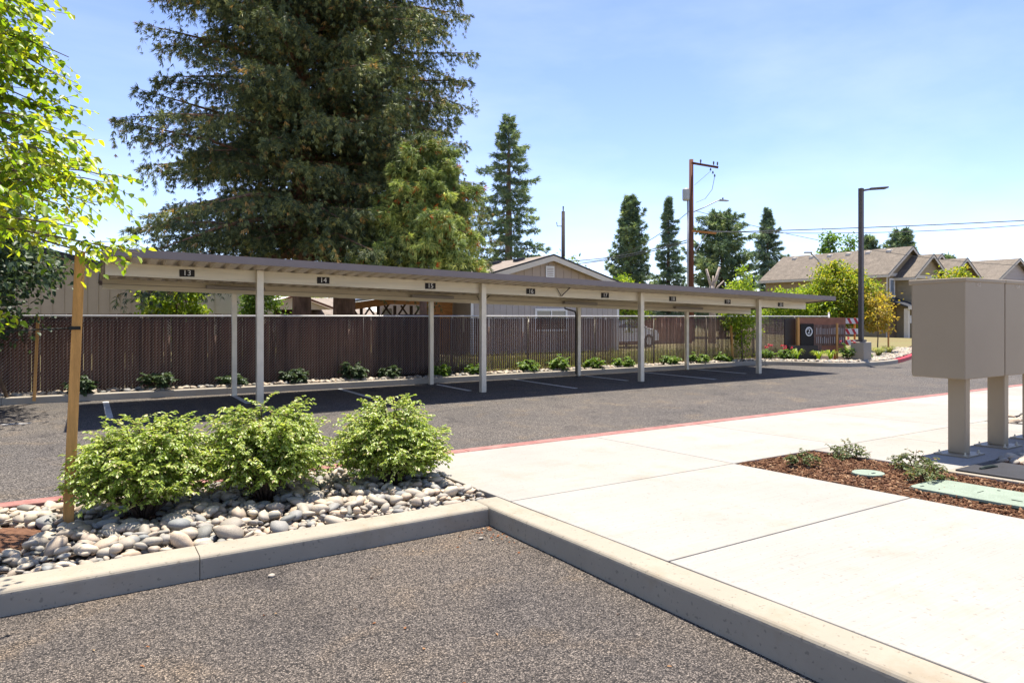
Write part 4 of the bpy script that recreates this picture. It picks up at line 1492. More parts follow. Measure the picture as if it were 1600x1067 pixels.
broadleaf('maple_tree', 'large yellow green maple behind the light pole and entrance sign', (29.0, 18.35, .1), (28.9, 18.3, 2.5), (1.65, 1.5, 1.4), 260, 60, .135, 'leaf_maple', 310, .09, .13, low=1.3)
broadleaf('maple_tree', 'lower green maple left of the light pole, over the carport end', (26.6, 19.2, .1), (26.9, 19.0, 1.95), (1.9, 1.4, .85), 220, 55, .13, 'leaf_bright', 311, .08, .13, low=1.3)
broadleaf('young_tree', 'slim yellow leaved young tree tied between two stakes right of the light pole', (28.7, 16.4, .12), (28.7, 16.4, 1.75), (.62, .62, .98), 70, 26, .13, 'leaf_yellow', 312, .028, .16)
broadleaf('young_tree', 'slim green young tree between two stakes behind the last carport post', (19.45, 15.9, .12), (19.45, 15.9, 1.95), (.62, .58, 1.35), 90, 34, .10, 'leaf_bright', 313, .03, .15)
broadleaf('young_tree', 'dark leaved young tree in the shade by the fence at the left edge', (-1.22, 15.95, .12), (-1.85, 14.7, 2.7), (1.45, 1.95, 1.35), 280, 44, .12, 'leaf_dark_shaded', 314, .035, .14, tmat='bark_grey')  # crown enlarged and moved forward, partly out of view, to shade the asphalt

# stakes beside the young trees
for (x, y, h, ln, lab) in [(-.80, 15.84, 1.66, .06, 'thin wooden stake beside the dark leaved tree by the left fence'),
                           (19.15, 16.05, 1.35, -.10, 'left wooden stake of the slim green young tree behind the last carport post'),
                           (20.2, 15.9, 1.30, .12, 'right wooden stake of the slim green young tree behind the last carport post'),
                           (22.7, 15.85, 1.32, .06, 'wooden stake in front of the right end of the chain link fence'),
                           (22.66, 14.4, 1.42, .0, 'wooden stake standing in front of the entrance sign'),
                           (28.6, 17.0, 1.55, -.22, 'leaning left stake of the yellow leaved young tree'),
                           (29.55, 16.4, 1.75, .0, 'upright right stake of the yellow leaved young tree')]:
    MBs = MB().bar((x, y, .05), (x + ln, y, h), .055, .05)
    tag(MBs.build('tree_stake', 'stake', None, loc=(x, y, .1)), lab, 'stake', 'stakes of the young trees')


# low shrubs along the fence; the shaded ones have shade painted into darker leaves
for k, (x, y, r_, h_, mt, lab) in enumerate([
        (-.05, 15.98, .30, .50, 'leaf_dark_shaded', 'shaded dark shrub by the fence, just right of the orange stake'),
        (1.32, 16.0, .36, .55, 'leaf_dark_shaded', 'shaded dark shrub by the fence left of the first carport posts'),
        (2.75, 15.98, .30, .45, 'leaf_dark_shaded', 'shaded dark shrub by the fence behind the first carport posts'),
        (4.1, 15.95, .32, .48, 'leaf_dark_shaded', 'shaded dark shrub by the fence below bay sign 14'),
        (5.5, 15.93, .34, .60, 'leaf_dark_shaded', 'taller shaded shrub by the fence below the thick spruce trunk'),
        (6.4, 15.9, .30, .42, 'leaf_dark_shaded', 'shaded dark shrub by the fence left of the second rear post'),
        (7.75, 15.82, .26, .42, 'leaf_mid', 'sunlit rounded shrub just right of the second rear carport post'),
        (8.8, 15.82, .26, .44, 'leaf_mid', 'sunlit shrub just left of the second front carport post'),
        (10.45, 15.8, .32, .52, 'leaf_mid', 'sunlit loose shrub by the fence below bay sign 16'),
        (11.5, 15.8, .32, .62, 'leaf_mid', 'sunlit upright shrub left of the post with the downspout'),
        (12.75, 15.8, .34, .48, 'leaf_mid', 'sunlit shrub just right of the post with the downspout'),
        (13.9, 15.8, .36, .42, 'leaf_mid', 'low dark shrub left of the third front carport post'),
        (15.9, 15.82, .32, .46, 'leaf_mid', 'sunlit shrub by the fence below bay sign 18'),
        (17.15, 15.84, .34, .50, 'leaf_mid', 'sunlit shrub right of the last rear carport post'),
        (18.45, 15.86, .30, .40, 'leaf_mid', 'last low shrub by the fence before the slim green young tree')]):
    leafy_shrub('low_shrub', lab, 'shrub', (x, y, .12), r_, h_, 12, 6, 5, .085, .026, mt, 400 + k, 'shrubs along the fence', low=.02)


def blades(name, label, cat, base, n, r_, h_, w, mat, seed, group=None):
    """strap leaves arching from one root"""
    g = np.random.default_rng(seed)
    V, F = [], []
    for k in range(n):
        az = g.uniform(0, 6.28)
        d = np.array([math.cos(az), math.sin(az), 0])
        s = np.array([-d[1], d[0], 0]) * w
        o = r_ * g.uniform(.35, 1)
        h = h_ * g.uniform(.6, 1.05)
        p = np.array(base) + d * .04 * g.random()
        pts = [p, p + d * o * .25 + np.array([0, 0, h * .7]), p + d * o * .65 + np.array([0, 0, h]), p + d * o + np.array([0, 0, h * .72])]
        b = len(V)
        for q_, ww in zip(pts, (.7, 1, .8, .1)):
            V += [q_ - s * ww, q_ + s * ww]
        for j in range(3):
            F.append((b + 2 * j, b + 2 * j + 1, b + 2 * j + 3, b + 2 * j + 2))
    o = np_mesh(name, np.array(V), np.array(F), mat, None, loc=base)
    return tag(o, label, cat, group)


for k, (x, y, r_, h_, lab) in enumerate([(21.35, 15.1, .34, .40, 'clump of strap leaved lilies left of the dark gap beside the sign'),
                                         (21.65, 14.45, .36, .36, 'clump of strap leaved lilies in front of the dark gap beside the sign'),
                                         (22.05, 14.25, .34, .38, 'clump of strap leaved lilies by the stake in front of the sign')]):
    blades('lily_clump', lab, 'plant', (x, y, .12), 46, r_, h_, .012, 'leaf_bright', 430 + k, 'lily clumps by the kerb')
for k, (x, y, h_, lab) in enumerate([(20.55, 15.75, .55, 'slender rose bush with pink blooms left of the red roses'),
                                     (21.0, 15.3, .52, 'rose bush full of red blooms in front of the fence end'),
                                     (22.6, 13.95, .85, 'tall rose bush with red blooms beside the concrete light pole base'),
                                     (23.9, 14.2, .60, 'rose bush with a red bloom right of the concrete light pole base')]):
    t = leafy_shrub('rose_bush', lab, 'shrub', (x, y, .12), .30, h_, 12, 6, 5, .07, .024, 'leaf_mid', 440 + k, 'rose bushes by the kerb', low=.03)
    g = np.random.default_rng(900 + k)
    for j in range(4 + 3 * (k == 1)):
        c = np.array([x + g.normal(0, .14), y + g.normal(0, .14), .12 + h_ * g.uniform(.72, 1.0)])
        pp = c + g.normal(0, .012, (16, 3))
        V, F = leaves(pp, g.normal(size=(16, 3)) + np.array([0, 0, .5]), g.normal(size=(16, 3)), np.full(16, .042), np.full(16, .018), .4)
        np_mesh('bloom', V, F, 'petal_red', t)
for k, (x, y, r_, lab) in enumerate([(25.6, 14.6, .35, 'tuft of ornamental grass among white stones nearest the red kerb'), (26.6, 15.1, .5, 'wide tuft of ornamental grass among white stones left of the mailbox'),
                                     (25.3, 15.3, .4, 'tuft of ornamental grass behind the light pole base'), (28.0, 15.5, .5, 'far tuft of ornamental grass beside the mailbox edge'), (24.6, 15.0, .35, 'small tuft of ornamental grass right of the light pole base')]):
    blades('grass_tuft', lab, 'plant', (x, y, .12), 150, r_, .34, .006, 'grass', 460 + k, 'grass tufts in the stones')
# weeds and long grass just behind the fence
V, F = [], []
g = np.random.default_rng(990)
for k in range(9000):
    x, y = g.uniform(8.3, 23.5), 16.75 + 4.0 * g.random() ** 1.6
    h = g.uniform(.12, .42)
    az = g.uniform(0, 6.28)
    dx_, dy_ = math.cos(az), math.sin(az)
    b = len(V)
    V += [(x - dy_ * .012, y + dx_ * .012, .12), (x + dy_ * .012, y - dx_ * .012, .12), (x + dx_ * h * .4, y + dy_ * h * .4, .12 + h)]
    F.append((b, b + 1, b + 2))
bf = thing('wooden_fence', 'distant brown board fence beyond the parked silver car', 'fence', (21.5, 28.4, .12))
for k in range(52):
    MB().box(21.5 + k * .17, 28.4, .1, 21.655 + k * .17, 28.43, 1.62 + .02 * math.sin(k * 2.3)).build('board', 'sign_brown', bf)
MB().box(21.5, 28.431, 1.2, 30.3, 28.48, 1.3).build('rail', 'sign_brown', bf)
tag(np_mesh('long_grass', np.array(V), np.array(F), 'grass', None, loc=(8.3, 16.75, .12)), 'uncut grass and weeds growing behind the chain link fence', 'grass', kind='stuff')

# ------------------------------------------------------------------ poles and wires
lp = thing('light_pole', 'bronze parking lot light pole on a square concrete base', 'light pole', (22.83, 13.62, .1))
LX, LY = 22.83, 13.62
MB().box(LX - .24, LY - .24, 0, LX + .24, LY + .24, .78).build('concrete_base', 'kerb_far', lp, bevel=.02)
bpz = MB().box(LX - .13, LY - .13, .78, LX + .13, LY + .13, .86).build('base_cover', 'pole_bronze', lp, bevel=.01)
MB().box(LX - .068, LY - .068, .86, LX + .068, LY + .068, 6.10).build('pole', 'pole_bronze', lp, bevel=.008)
ax, ay = .80, -.60                                   # the head reaches out over the drive
head = MB()
a0, a1, a2 = Vector((LX + ax * .06, LY + ay * .06, 6.02)), Vector((LX + ax * .30, LY + ay * .30, 6.06)), Vector((LX + ax * .86, LY + ay * .86, 6.10))
head.bar(a0, a1, .07, .06)
MB().bar(a0, a1, .07, .06).build('arm', 'pole_bronze', lp)
hs = Vector((-ay, ax, 0))
hm = MB()
hm.hexa([a1 - hs * .06 + Vector((0, 0, -.03)), a2 - hs * .17 + Vector((0, 0, -.025)), a2 + hs * .17 + Vector((0, 0, -.025)), a1 + hs * .06 + Vector((0, 0, -.03)),
         a1 - hs * .06 + Vector((0, 0, .05)), a2 - hs * .15 + Vector((0, 0, .03)), a2 + hs * .15 + Vector((0, 0, .03)), a1 + hs * .06 + Vector((0, 0, .05))])
hm.build('lamp_head', 'pole_bronze', lp, bevel=.012)

up = thing('utility_pole', 'brown wooden utility pole with transformer, crossarms and a street lamp arm', 'utility pole', (33.9, 31.85, -.06))
UX, UY = 33.92, 31.84
RT = Vector((math.sin(HEADING), -math.cos(HEADING), 0))     # roughly parallel to the row of houses
MB().tube([(UX, UY, -.06), (UX, UY, 6), (UX, UY, 12.0)], [.19, .165, .14], 12).build('pole', 'pole_wood', up, smooth=True)
Ub = Vector((UX, UY, 0))
arm = MB().bar(Ub + Vector((0, -.16, 11.75)) - RT * .1, Ub + Vector((0, -.16, 11.45)) + RT * 1.65, .11, .13).build('crossarm', 'pole_wood', up)
for d_, z in ((.5, 11.78), (1.35, 11.66), (1.6, 11.62)):
    MB().tube([Ub + RT * d_ + Vector((0, -.16, z - .05)), Ub + RT * d_ + Vector((0, -.16, z + .12)), Ub + RT * d_ + Vector((0, -.16, z + .2))], [.03, .06, .03], 6).build('insulator', 'cable', arm)
for d_, z in ((1.15, 11.25), (1.3, 11.05), (1.42, 10.85)):
    MB().tube([Ub + RT * d_ + Vector((0, -.16, z + .16)), Ub + RT * d_ + Vector((0, -.16, z))], [.035, .06], 6).build('cutout', 'cable', arm)
MB().bar(Ub + Vector((0, -.18, 7.28)) - RT * .1, Ub + Vector((0, -.18, 7.12)) + RT * 1.5, .10, .12).build('crossarm', 'timber', up)
MB().bar(Ub + Vector((0, -.2, 5.9)) + RT * .1, Ub + Vector((0, -.2, 7.05)) + RT * .85, .05).build('arm_brace', 'pole_grey', up)
tr = MB()
tr.tube([Ub - RT * .42 + Vector((0, -.1, z)) for z in (9.28, 9.36, 10.0, 10.08)], [.20, .24, .24, .18], 12)
tr.build('transformer', 'pole_grey', up, smooth=False)
MB().tube([Ub - RT * .3 + Vector((0, -.1, -.06)), Ub - RT * .3 + Vector((0, -.1, 9.3))], .055, 8).build('conduit', 'pole_grey', up, smooth=True)
MB().tube([Ub + Vector((0, -.1, 8.55)) + RT * .1, Ub + Vector((0, -.1, 8.85)) + RT * .8, Ub + Vector((0, -.1, 9.25)) + RT * 1.6, Ub + Vector((0, -.1, 9.33)) + RT * 1.85], .035, 6).build('lamp_arm', 'pole_grey', up, smooth=True)
lh = MB().hexa([Ub + RT * a + Vector((0, -.1 + b, 9.30 + c)) for a, b, c in ((1.8, -.09, -.05), (2.35, -.12, -.07), (2.35, .12, -.07), (1.8, .09, -.05), (1.8, -.07, .09), (2.3, -.09, .02), (2.3, .09, .02), (1.8, .07, .09))]).build('lamp_head', 'pole_grey', up, bevel=.02)
MB().tube([Ub + RT * 2.0 + Vector((0, -.1, 9.36)), Ub + RT * 2.0 + Vector((0, -.1, 9.47))], .05, 8).build('photocell', 'cable', lh)
MB().tube([Ub + RT * 1.42 + Vector((0, -.16, 10.85)), Ub + RT * 1.25 + Vector((0, -.16, 10.0)), Ub + RT * .8 + Vector((0, -.16, 9.4)), Ub + RT * .2 + Vector((0, -.16, 9.15))], .016, 5).build('jumper_wire', 'cable', up)
MB().tube([Ub + RT * 1.15 + Vector((0, -.16, 11.2)), Ub + RT * .1 + Vector((0, -.16, 10.3))], .012, 5).build('jumper_wire', 'cable', up)

u2 = thing('utility_pole', 'plain dark utility pole rising behind the gabled tan house', 'utility pole', (35.7, 48.44, -.06))
MB().tube([(35.7, 48.44, -.06), (35.7, 48.44, 10.9)], [.20, .15], 10).build('pole', 'pole_dark', u2, smooth=True)
MB().tube([(35.7, 48.44, 10.9), (35.7, 48.44, 11.35)], [.05, .07], 6).build('insulator', 'cable', u2)
MB().tube([Vector((35.7, 48.4, 9.6)), Vector((35.7, 48.4, 9.6)) - RT * .55, Vector((35.7, 48.4, 9.95)) - RT * .6], .04, 6).build('bracket', 'cable', u2)

sl = thing('street_lamp', 'grey street lamp with a curved arm in front of the long townhouse', 'street lamp', (35.0, 22.9, -.06))
S0 = Vector((35.0, 22.9, 0))
MB().tube([S0 + Vector((0, 0, -.06)), S0 + Vector((0, 0, 3.6)), S0 + Vector((0, 0, 4.2)) - RT * .08, S0 + Vector((0, 0, 4.8)) - RT * .45, S0 + Vector((0, 0, 5.2)) - RT * .85], [.085, .07, .06, .05, .045], 8).build('pole', 'pole_grey', sl, smooth=True)
MB().obox(S0 + Vector((0, 0, 5.22)) - RT * 1.0, (.42, .18, .09), Matrix.Rotation(math.atan2(RT.y, RT.x), 3, 'Z')).build('lamp_head', 'pole_grey', sl, bevel=.02)


def wire(name, a, b, sag, r_, label, n=18):
    a, b = Vector(a), Vector(b)
    pts = []
    for k in range(n + 1):
        t = k / n
        p = a.lerp(b, t)
        p.z -= sag * 4 * t * (1 - t)
        pts.append(p)
    c0_ = pts[0]
    o = MB().tube(pts, r_, 5, False).build(name, 'cable', None, loc=tuple(c0_))
    return tag(o, label, 'wire', 'overhead wires')


P2 = Vector((35.7, 48.3, 0))
wire('overhead_cable', Ub + Vector((-.1, 0, 6.75)), P2 + Vector((0, 0, 6.55)), .35, .032, 'upper of two thick cables between the dark pole and the brown utility pole')
wire('overhead_cable', Ub + Vector((-.1, 0, 6.60)), P2 + Vector((0, 0, 6.20)), .25, .032, 'lower of two thick cables between the dark pole and the brown utility pole')
wire('overhead_cable', Ub + Vector((-.2, -.05, 8.6)), P2 + Vector((0, 0, 6.7)), 1.3, .022, 'slack cable rising to the street lamp arm of the brown utility pole')
wire('overhead_cable', Ub + Vector((.9, -.3, 7.22)), (72, 5, 9.4), .35, .030, 'thick cable running from the brown pole to the right edge, lowest of the straight pair')
wire('overhead_cable', Ub + Vector((1.2, -.3, 7.35)), (72, 5, 11.4), 1.6, .022, 'thinner upper wire running from the brown pole to the right edge')
wire('overhead_cable', Ub + Vector((.3, -.2, 8.6)), (95, 14, 9.4), 3.4, .018, 'faint sagging wire above the townhouse gables')

# dead snag
sn = thing('dead_tree', 'pale dead forked tree snag poking above the carport roof', 'tree', (31.2, 27.65, .1))
s_ = Vector((31.2, 27.65, 0))
MB().tube([s_ + Vector((0, 0, .1)), s_ + Vector((.02, 0, 2.2)), s_ + Vector((0, .02, 3.45))], [.22, .19, .16], 8).build('trunk', 'dead_wood', sn, smooth=True)
for (dx_, z1, r_) in ((-.35, 4.45, .10), (.05, 4.05, .07), (.42, 4.55, .12), (.68, 3.75, .06), (.75, 3.2, .05)):
    MB().tube([s_ + Vector((0, 0, 3.2 if z1 > 3.8 else 2.8)), s_ + RT * dx_ * .5 + Vector((0, 0, (3.3 + z1) / 2 - .1)), s_ + RT * dx_ + Vector((0, 0, z1))], [r_, r_ * .8, r_ * .6], 6).build('branch', 'dead_wood', sn, smooth=True)

# ------------------------------------------------------------------ entrance sign and barricade
sg_ = thing('entrance_sign', 'brown wooden entrance sign with a round white emblem on dark panelling', 'sign', (21.9, 14.9, .12))
A_, B_ = Vector((21.62, 15.30, 0)), Vector((23.25, 14.45, 0))
dv = (B_ - A_).normalized()
nv = Vector((dv.y, -dv.x, 0))
if nv.dot(Vector((-21, -15, 0))) < 0:
    nv = -nv


def on_sign(u, z, off):
    return A_ + dv * u + nv * off + Vector((0, 0, z))


def panel(u0, u1, z0, z1, o0, o1, name, mat, par=None):
    m = MB().hexa([on_sign(u0, z0, o0), on_sign(u1, z0, o0), on_sign(u1, z0, o1), on_sign(u0, z0, o1), on_sign(u0, z1, o0), on_sign(u1, z1, o0), on_sign(u1, z1, o1), on_sign(u0, z1, o1)])
    return m.build(name, mat, par or sg_)


panel(.10, 1.84, .45, 1.62, -.06, 0, 'backing', 'sign_brown')
panel(-.30, .09, .15, 1.58, -.30, -.24, 'dark_gap_sheet', 'bronze_dark')  # dark sheet painted as the shade in the gap beside the sign
panel(.02, .098, .15, 1.62, -.08, .05, 'post', 'stake')
panel(-.3, .75, .12, .62, -.02, .10, 'stone_plinth', 'bronze_dark')
dk = panel(.14, .62, .56, 1.40, .001, .045, 'emblem_panel', 'sign_black')
for k in range(16):
    u = .64 + k * .073
    panel(u, u + .066, (.30 if k < 4 else .62), 1.36, .002, .03 + .006 * (k % 2), 'plank', 'sign_board')
m = MB()
rg = []
for k in range(28):
    a = 6.2832 * k / 28
    rg.append((math.cos(a), math.sin(a)))
vs = []
for (rr, o_) in ((.165, .046), (.165, .062), (.125, .062), (.125, .046)):
    vs += [on_sign(.44 + rr * .8 * c_, 1.12 + rr * s__, o_) for c_, s__ in rg]
fs = []
for j in range(3):
    for k in range(28):
        k2 = (k + 1) % 28
        fs.append((j * 28 + k, j * 28 + k2, (j + 1) * 28 + k2, (j + 1) * 28 + k))
m.add(vs, fs)
m.build('emblem_ring', 'sign_white', dk)
rot_sign = Matrix((dv, Vector((0, 0, 1)), nv)).transposed().to_euler()
text('emblem', '2', .24, tuple(on_sign(.44, 1.12, .05)), rot_sign, 'sign_white', dk, .004)
# raised metal letters, too worn to read at this distance
gl = np.random.default_rng(4)
for (z0, z1) in ((1.02, 1.28), (.70, .95)):
    u = .72
    while u < 1.72:
        w = gl.uniform(.018, .032)
        panel(u, u + w, z0, z1 - gl.uniform(0, .06), .040, .052, 'letter', 'letter')
        u += w + gl.uniform(.03, .06)

bc = thing('barricade', 'road barricade with red and white striped boards behind the light pole', 'barricade', (23.6, 14.3, .12))
bA = Vector((22.98, 14.80, 0))
bd = RT.copy()
bn = Vector((-.53, -.85, 0))
for u in (.10, .82):
    MB().bar(bA + bd * u + Vector((0, 0, .1)), bA + bd * u + Vector((0, 0, 1.62)), .05).build('upright', 'orange', bc)
for zb2, u0 in ((1.40, .02), (1.02, .18), (.62, .14)):
    bo = MB().hexa([bA + bd * u + bn * o_ + Vector((0, 0, z)) for z in (zb2, zb2 + .20) for u, o_ in ((u0, .03), (.95, .03), (.95, .055), (u0, .055))]).build('striped_board', 'white_paint', bc)
    k = 0
    u = u0 + .02
    while u < .80:
        MB().hexa([bA + bd * (uu) + bn * o_ + Vector((0, 0, z)) for z, sh in ((zb2 + .004, .10), (zb2 + .196, 0)) for uu, o_ in ((u + sh, .0555), (u + sh + .10, .0555), (u + sh + .10, .059), (u + sh, .059))]).build('stripe', 'red_paint', bo)
        u += .235


# ------------------------------------------------------------------ houses
def gable_house(t, x0, x1, y0, y1, z0, ze, zr, wall, roof, over=.35, lap=None, trim='trim', vert=None, wall_x=None, thick=.14):
    """ridge along Y, gable wall towards -Y; returns (wall, roof)"""
    xm = (x0 + x1) / 2
    m = MB()
    m.add([(x0, y0, z0), (x1, y0, z0), (x1, y0, ze), (xm, y0, zr), (x0, y0, ze), (x0, y1, z0), (x1, y1, z0), (x1, y1, ze), (xm, y1, zr), (x0, y1, ze)],
          [(0, 1, 2, 3, 4), (9, 8, 7, 6, 5), (0, 4, 9, 5), (1, 6, 7, 2), (0, 5, 6, 1)])
    w = m.build('wall', wall, t)
    sl_ = (zr - ze) / (xm - x0)
    # siding boards stand proud of the wall
    if lap:
        z = z0 + .1
        while z < zr - .25:
            h = .02
            f = 1.0 if z < ze else max(0, (zr - z) / (zr - ze))
            xa, xb2 = xm - (xm - x0) * f, xm + (x1 - xm) * f
            MB().box(xa + .02, y0 - .022, z, xb2 - .02, y0 - .001, z + h).build('siding_lap', wall, w)
            if z < ze - .1 and wall_x is not None:
                MB().box(wall_x - .022, y0, z, wall_x - .001, y1, z + h).build('siding_lap', wall, w)
            z += lap
    if vert:
        x = x0 + .1
        while x < x1:
            top = zr - abs(x - xm) * sl_ - .05
            MB().box(x, y0 - .018, z0, x + .03, y0 - .001, top).build('batten', wall, w)
            x += vert
    ro = MB()
    for s in (-1, 1):
        xe = xm + s * (xm - x0 + over)
        zE = ze - sl_ * over
        a = [(xm, y0 - over, zr), (xe, y0 - over, zE), (xe, y1 + over, zE), (xm, y1 + over, zr)]
        if s > 0:
            a = a[::-1]
        lo = [(p[0], p[1], p[2] + .01) for p in a]
        hi = [(p[0], p[1], p[2] + thick) for p in a]
        ro.hexa(lo + hi)
    rf = ro.build('roof', roof, t)
    # rake boards on the gable
    for s in (-1, 1):
        xe = xm + s * (xm - x0 + over)
        zE = ze - sl_ * over
        q = []
        for (yy) in (y0 - over - .03, y0 - over - .002):
            q += [(xm, yy, zr - .13), (xe, yy, zE - .13), (xe, yy, zE + .09), (xm, yy, zr + .09)]
        q = [q[0], q[1], q[5], q[4], q[3], q[2], q[6], q[7]]
        MB().hexa(q).build('rake_board', trim, rf)
        q2 = [(p[0], p[1] - .004, p[2]) for p in q]
        top = []
        for yy in (y0 - over - .05, y0 - over + .02):
            top += [(xm, yy, zr + .10), (xe, yy, zE + .10), (xe, yy, zE + .16), (xm, yy, zr + .16)]
        MB().hexa([top[0], top[1], top[5], top[4], top[3], top[2], top[6], top[7]]).build('roof_edge', 'roof_edge', rf)
    # eave fascia
    for s in (-1, 1):
        xe = xm + s * (xm - x0 + over)
        zE = ze - sl_ * over
        MB().box(min(xe, xe + s * .04), y0 - over, zE - .10, max(xe, xe + s * .04), y1 + over, zE + .11).build('gutter', trim, rf)
    return w, rf, (xm, sl_)


def window_y(w, x0, x1, z0, z1, y, fr=.09, mull=True, frame='trim_white', glass='glass'):
    """window in a wall that faces -Y"""
    f = MB()
    d = .05
    f.box(x0, y - d, z0, x1, y, z0 + fr).box(x0, y - d, z1 - fr, x1, y, z1)
    f.box(x0, y - d + .001, z0 + fr, x0 + fr, y, z1 - fr).box(x1 - fr, y - d + .001, z0 + fr, x1, y, z1 - fr)
    xm = (x0 + x1) / 2
    if mull:
        f.box(xm - .03, y - d + .002, z0 + fr, xm + .03, y, z1 - fr)
    o = f.build('window', frame, w)
    for a, b in (((x0 + fr, xm - .03), (xm + .03, x1 - fr)) if mull else ((x0 + fr, x1 - fr),)):
        MB().box(a, y - .02, z0 + fr, b, y - .004, z1 - fr).build('pane', glass, o)
    return o


def window_x(w, y0, y1, z0, z1, x, fr=.09, frame='trim_white', glass='glass_sky'):
    f = MB()
    d = .05
    f.box(x - d, y0, z0, x, y1, z0 + fr).box(x - d, y0, z1 - fr, x, y1, z1)
    f.box(x - d + .001, y0, z0 + fr, x, y0 + fr, z1 - fr).box(x - d + .001, y1 - fr, z0 + fr, x, y1, z1 - fr)
    o = f.build('window', frame, w)
    MB().box(x - .02, y0 + fr, z0 + fr, x - .004, y1 - fr, z1 - fr).build('pane', glass, o)
    return o


def roof_vents(rf, xm, sl_, zr, ys, dxv=-.55, mat='trim'):
    for y in ys:
        z = zr - abs(dxv) * sl_ + .14
        MB().hexa([(xm + dxv - .22, y - .2, z - .22 * sl_ + .02), (xm + dxv + .2, y - .2, z + .2 * sl_ + .02), (xm + dxv + .2, y + .2, z + .2 * sl_ + .02), (xm + dxv - .22, y + .2, z - .22 * sl_ + .02),
                   (xm + dxv - .2, y - .17, z + .09), (xm + dxv + .15, y - .17, z + .16), (xm + dxv + .15, y + .17, z + .16), (xm + dxv - .2, y + .17, z + .09)]).build('roof_vent', mat, rf)


# tan gabled house right behind the slatted fence
h1 = thing('house', 'low tan house with a gable vent and white framed window behind the slatted fence', 'house', (16.95, 24.0, -.06))
w, rf, (xm, sl_) = gable_house(h1, 13.1, 20.8, 24.0, 34.0, -.06, 3.05, 4.16, 'house_tan', 'shingle_light', .30, vert=.41, trim='trim')
roof_vents(rf, xm, sl_, 4.16, (25.3, 27.3, 29.3), -.7, 'roof_edge')
MB().box(13.1, 23.965, 2.62, 20.8, 23.98, 3.0).build('frieze_band', 'house_grey', w)
MB().box(13.1, 23.955, -.05, 20.8, 23.979, 2.60).build('lower_siding', 'house_grey', w)
for k in range(26):
    MB().box(13.25 + k * .3, 23.943, -.05, 13.265 + k * .3, 23.9548, 2.60).build('batten', 'house_grey', w)
vt = MB().box(xm - .22, 23.93, 3.33, xm + .22, 23.98, 3.82).build('gable_vent', 'trim_white', w)
for k in range(5):
    MB().box(xm - .16, 23.915, 3.40 + k * .075, xm + .16, 23.929, 3.43 + k * .075).build('louvre', 'house_tan', vt)
window_y(w, 16.15, 17.85, 1.02, 2.0, 23.954, .10)
for xc in (13.1, 20.72):
    MB().box(xc - .02, 23.94, -.05, xc + .10, 23.9545, 3.02).build('corner_board', 'trim_white', w)

# long olive townhouse at the right
h2 = thing('townhouse', 'long two storey olive townhouse with stepped gables and brown shingle roof', 'house', (57.9, 30.55, -.2))
w, rf, (xm, sl_) = gable_house(h2, 54.7, 61.1, 30.55, 42.0, -.3, 5.2, 7.33, 'house_olive', 'shingle', .45, lap=.32, wall_x=54.7)
roof_vents(rf, xm, sl_, 7.33, (31.8, 33.6, 35.4, 37.2, 39.0, 40.8), -.45, 'trim')
MB().box(54.75, 30.49, 4.95, 57.6, 30.527, 5.2).build('belly_band', 'trim', w)
window_x(w, 36.2, 37.2, 3.5, 4.9, 54.70)
window_y(w, 55.1, 55.9, 3.1, 4.75, 30.527, .12, False, glass='glass_sky')
MB().box(54.66, 30.47, -.25, 54.8, 30.526, 5.0).build('corner_board', 'trim', w)
w2, rf2, (xm2, sl2) = gable_house(h2, 56.17, 61.05, 29.24, 36.0, -.3, 4.95, 6.62, 'house_olive2', 'shingle', .40, lap=.32, wall_x=56.17)
MB().box(56.2, 29.18, 4.75, 61.0, 29.217, 5.0).build('belly_band', 'trim', w2)
window_y(w2, 57.2, 58.4, 3.2, 4.55, 29.217, .13, False, glass='glass_sky')
window_y(w2, 59.4, 60.6, 3.2, 4.55, 29.217, .13, False, glass='glass_sky')
# porch roof and garage recess
MB().hexa([(54.3, 28.6, 2.35), (58.2, 28.6, 2.35), (58.2, 30.5, 3.05), (54.3, 30.5, 3.05), (54.3, 28.6, 2.47), (58.2, 28.6, 2.47), (58.2, 30.5, 3.2), (54.3, 30.5, 3.2)]).build('porch_roof', 'roof_edge', h2)
MB().box(54.3, 28.55, 2.22, 58.2, 28.599, 2.48).build('porch_fascia', 'trim', h2)
MB().box(54.45, 28.7, -.2, 54.75, 29.0, 2.30).build('porch_post', 'trim', h2)
MB().box(55.0, 30.46, -.2, 56.1, 30.526, 2.0).build('door', 'house_brown', h2)
MB().box(54.95, 28.75, 1.15, 55.05, 29.0, 1.75).build('utility_box', 'trim_white', h2)
w3, rf3, q3 = gable_house(h2, 60.3, 65.2, 28.6, 36.0, -.3, 4.85, 6.45, 'house_brown', 'shingle', .40, lap=.32)
MB().box(60.35, 28.54, 4.65, 65.1, 28.577, 4.9).build('belly_band', 'trim', w3)
w4, rf4, q4 = gable_house(h2, 61.3, 67.5, 31.4, 42.0, -.3, 5.0, 7.1, 'house_olive', 'shingle', .40)
h3 = thing('house', 'brown shingled roof and dark gable of the rightmost house behind the mailboxes', 'house', (78.5, 31.0, -.2))
w5, rf5, q5 = gable_house(h3, 72.6, 84.4, 31.0, 44.0, -.3, 4.4, 7.3, 'house_grey', 'shingle', .5, lap=.35)
w6, rf6, q6 = gable_house(h3, 79.8, 88.0, 28.6, 36.0, -.3, 4.3, 6.3, 'house_olive', 'shingle', .45)
broadleaf('garden_tree', 'small yellow green tree top peeping over the mailbox in front of the stepped gables', (48.5, 22.6, -.06), (48.5, 22.6, 3.0), (1.6, 1.3, 1.75), 90, 34, .24, 'leaf_maple', 320, .09)
broadleaf('garden_tree', 'bright green tree beyond the rightmost house roof at the picture edge', (88.5, 33.5, -.06), (88.5, 33.5, 5.6), (1.6, 1.6, 1.6), 70, 30, .4, 'leaf_bright', 321, .12)

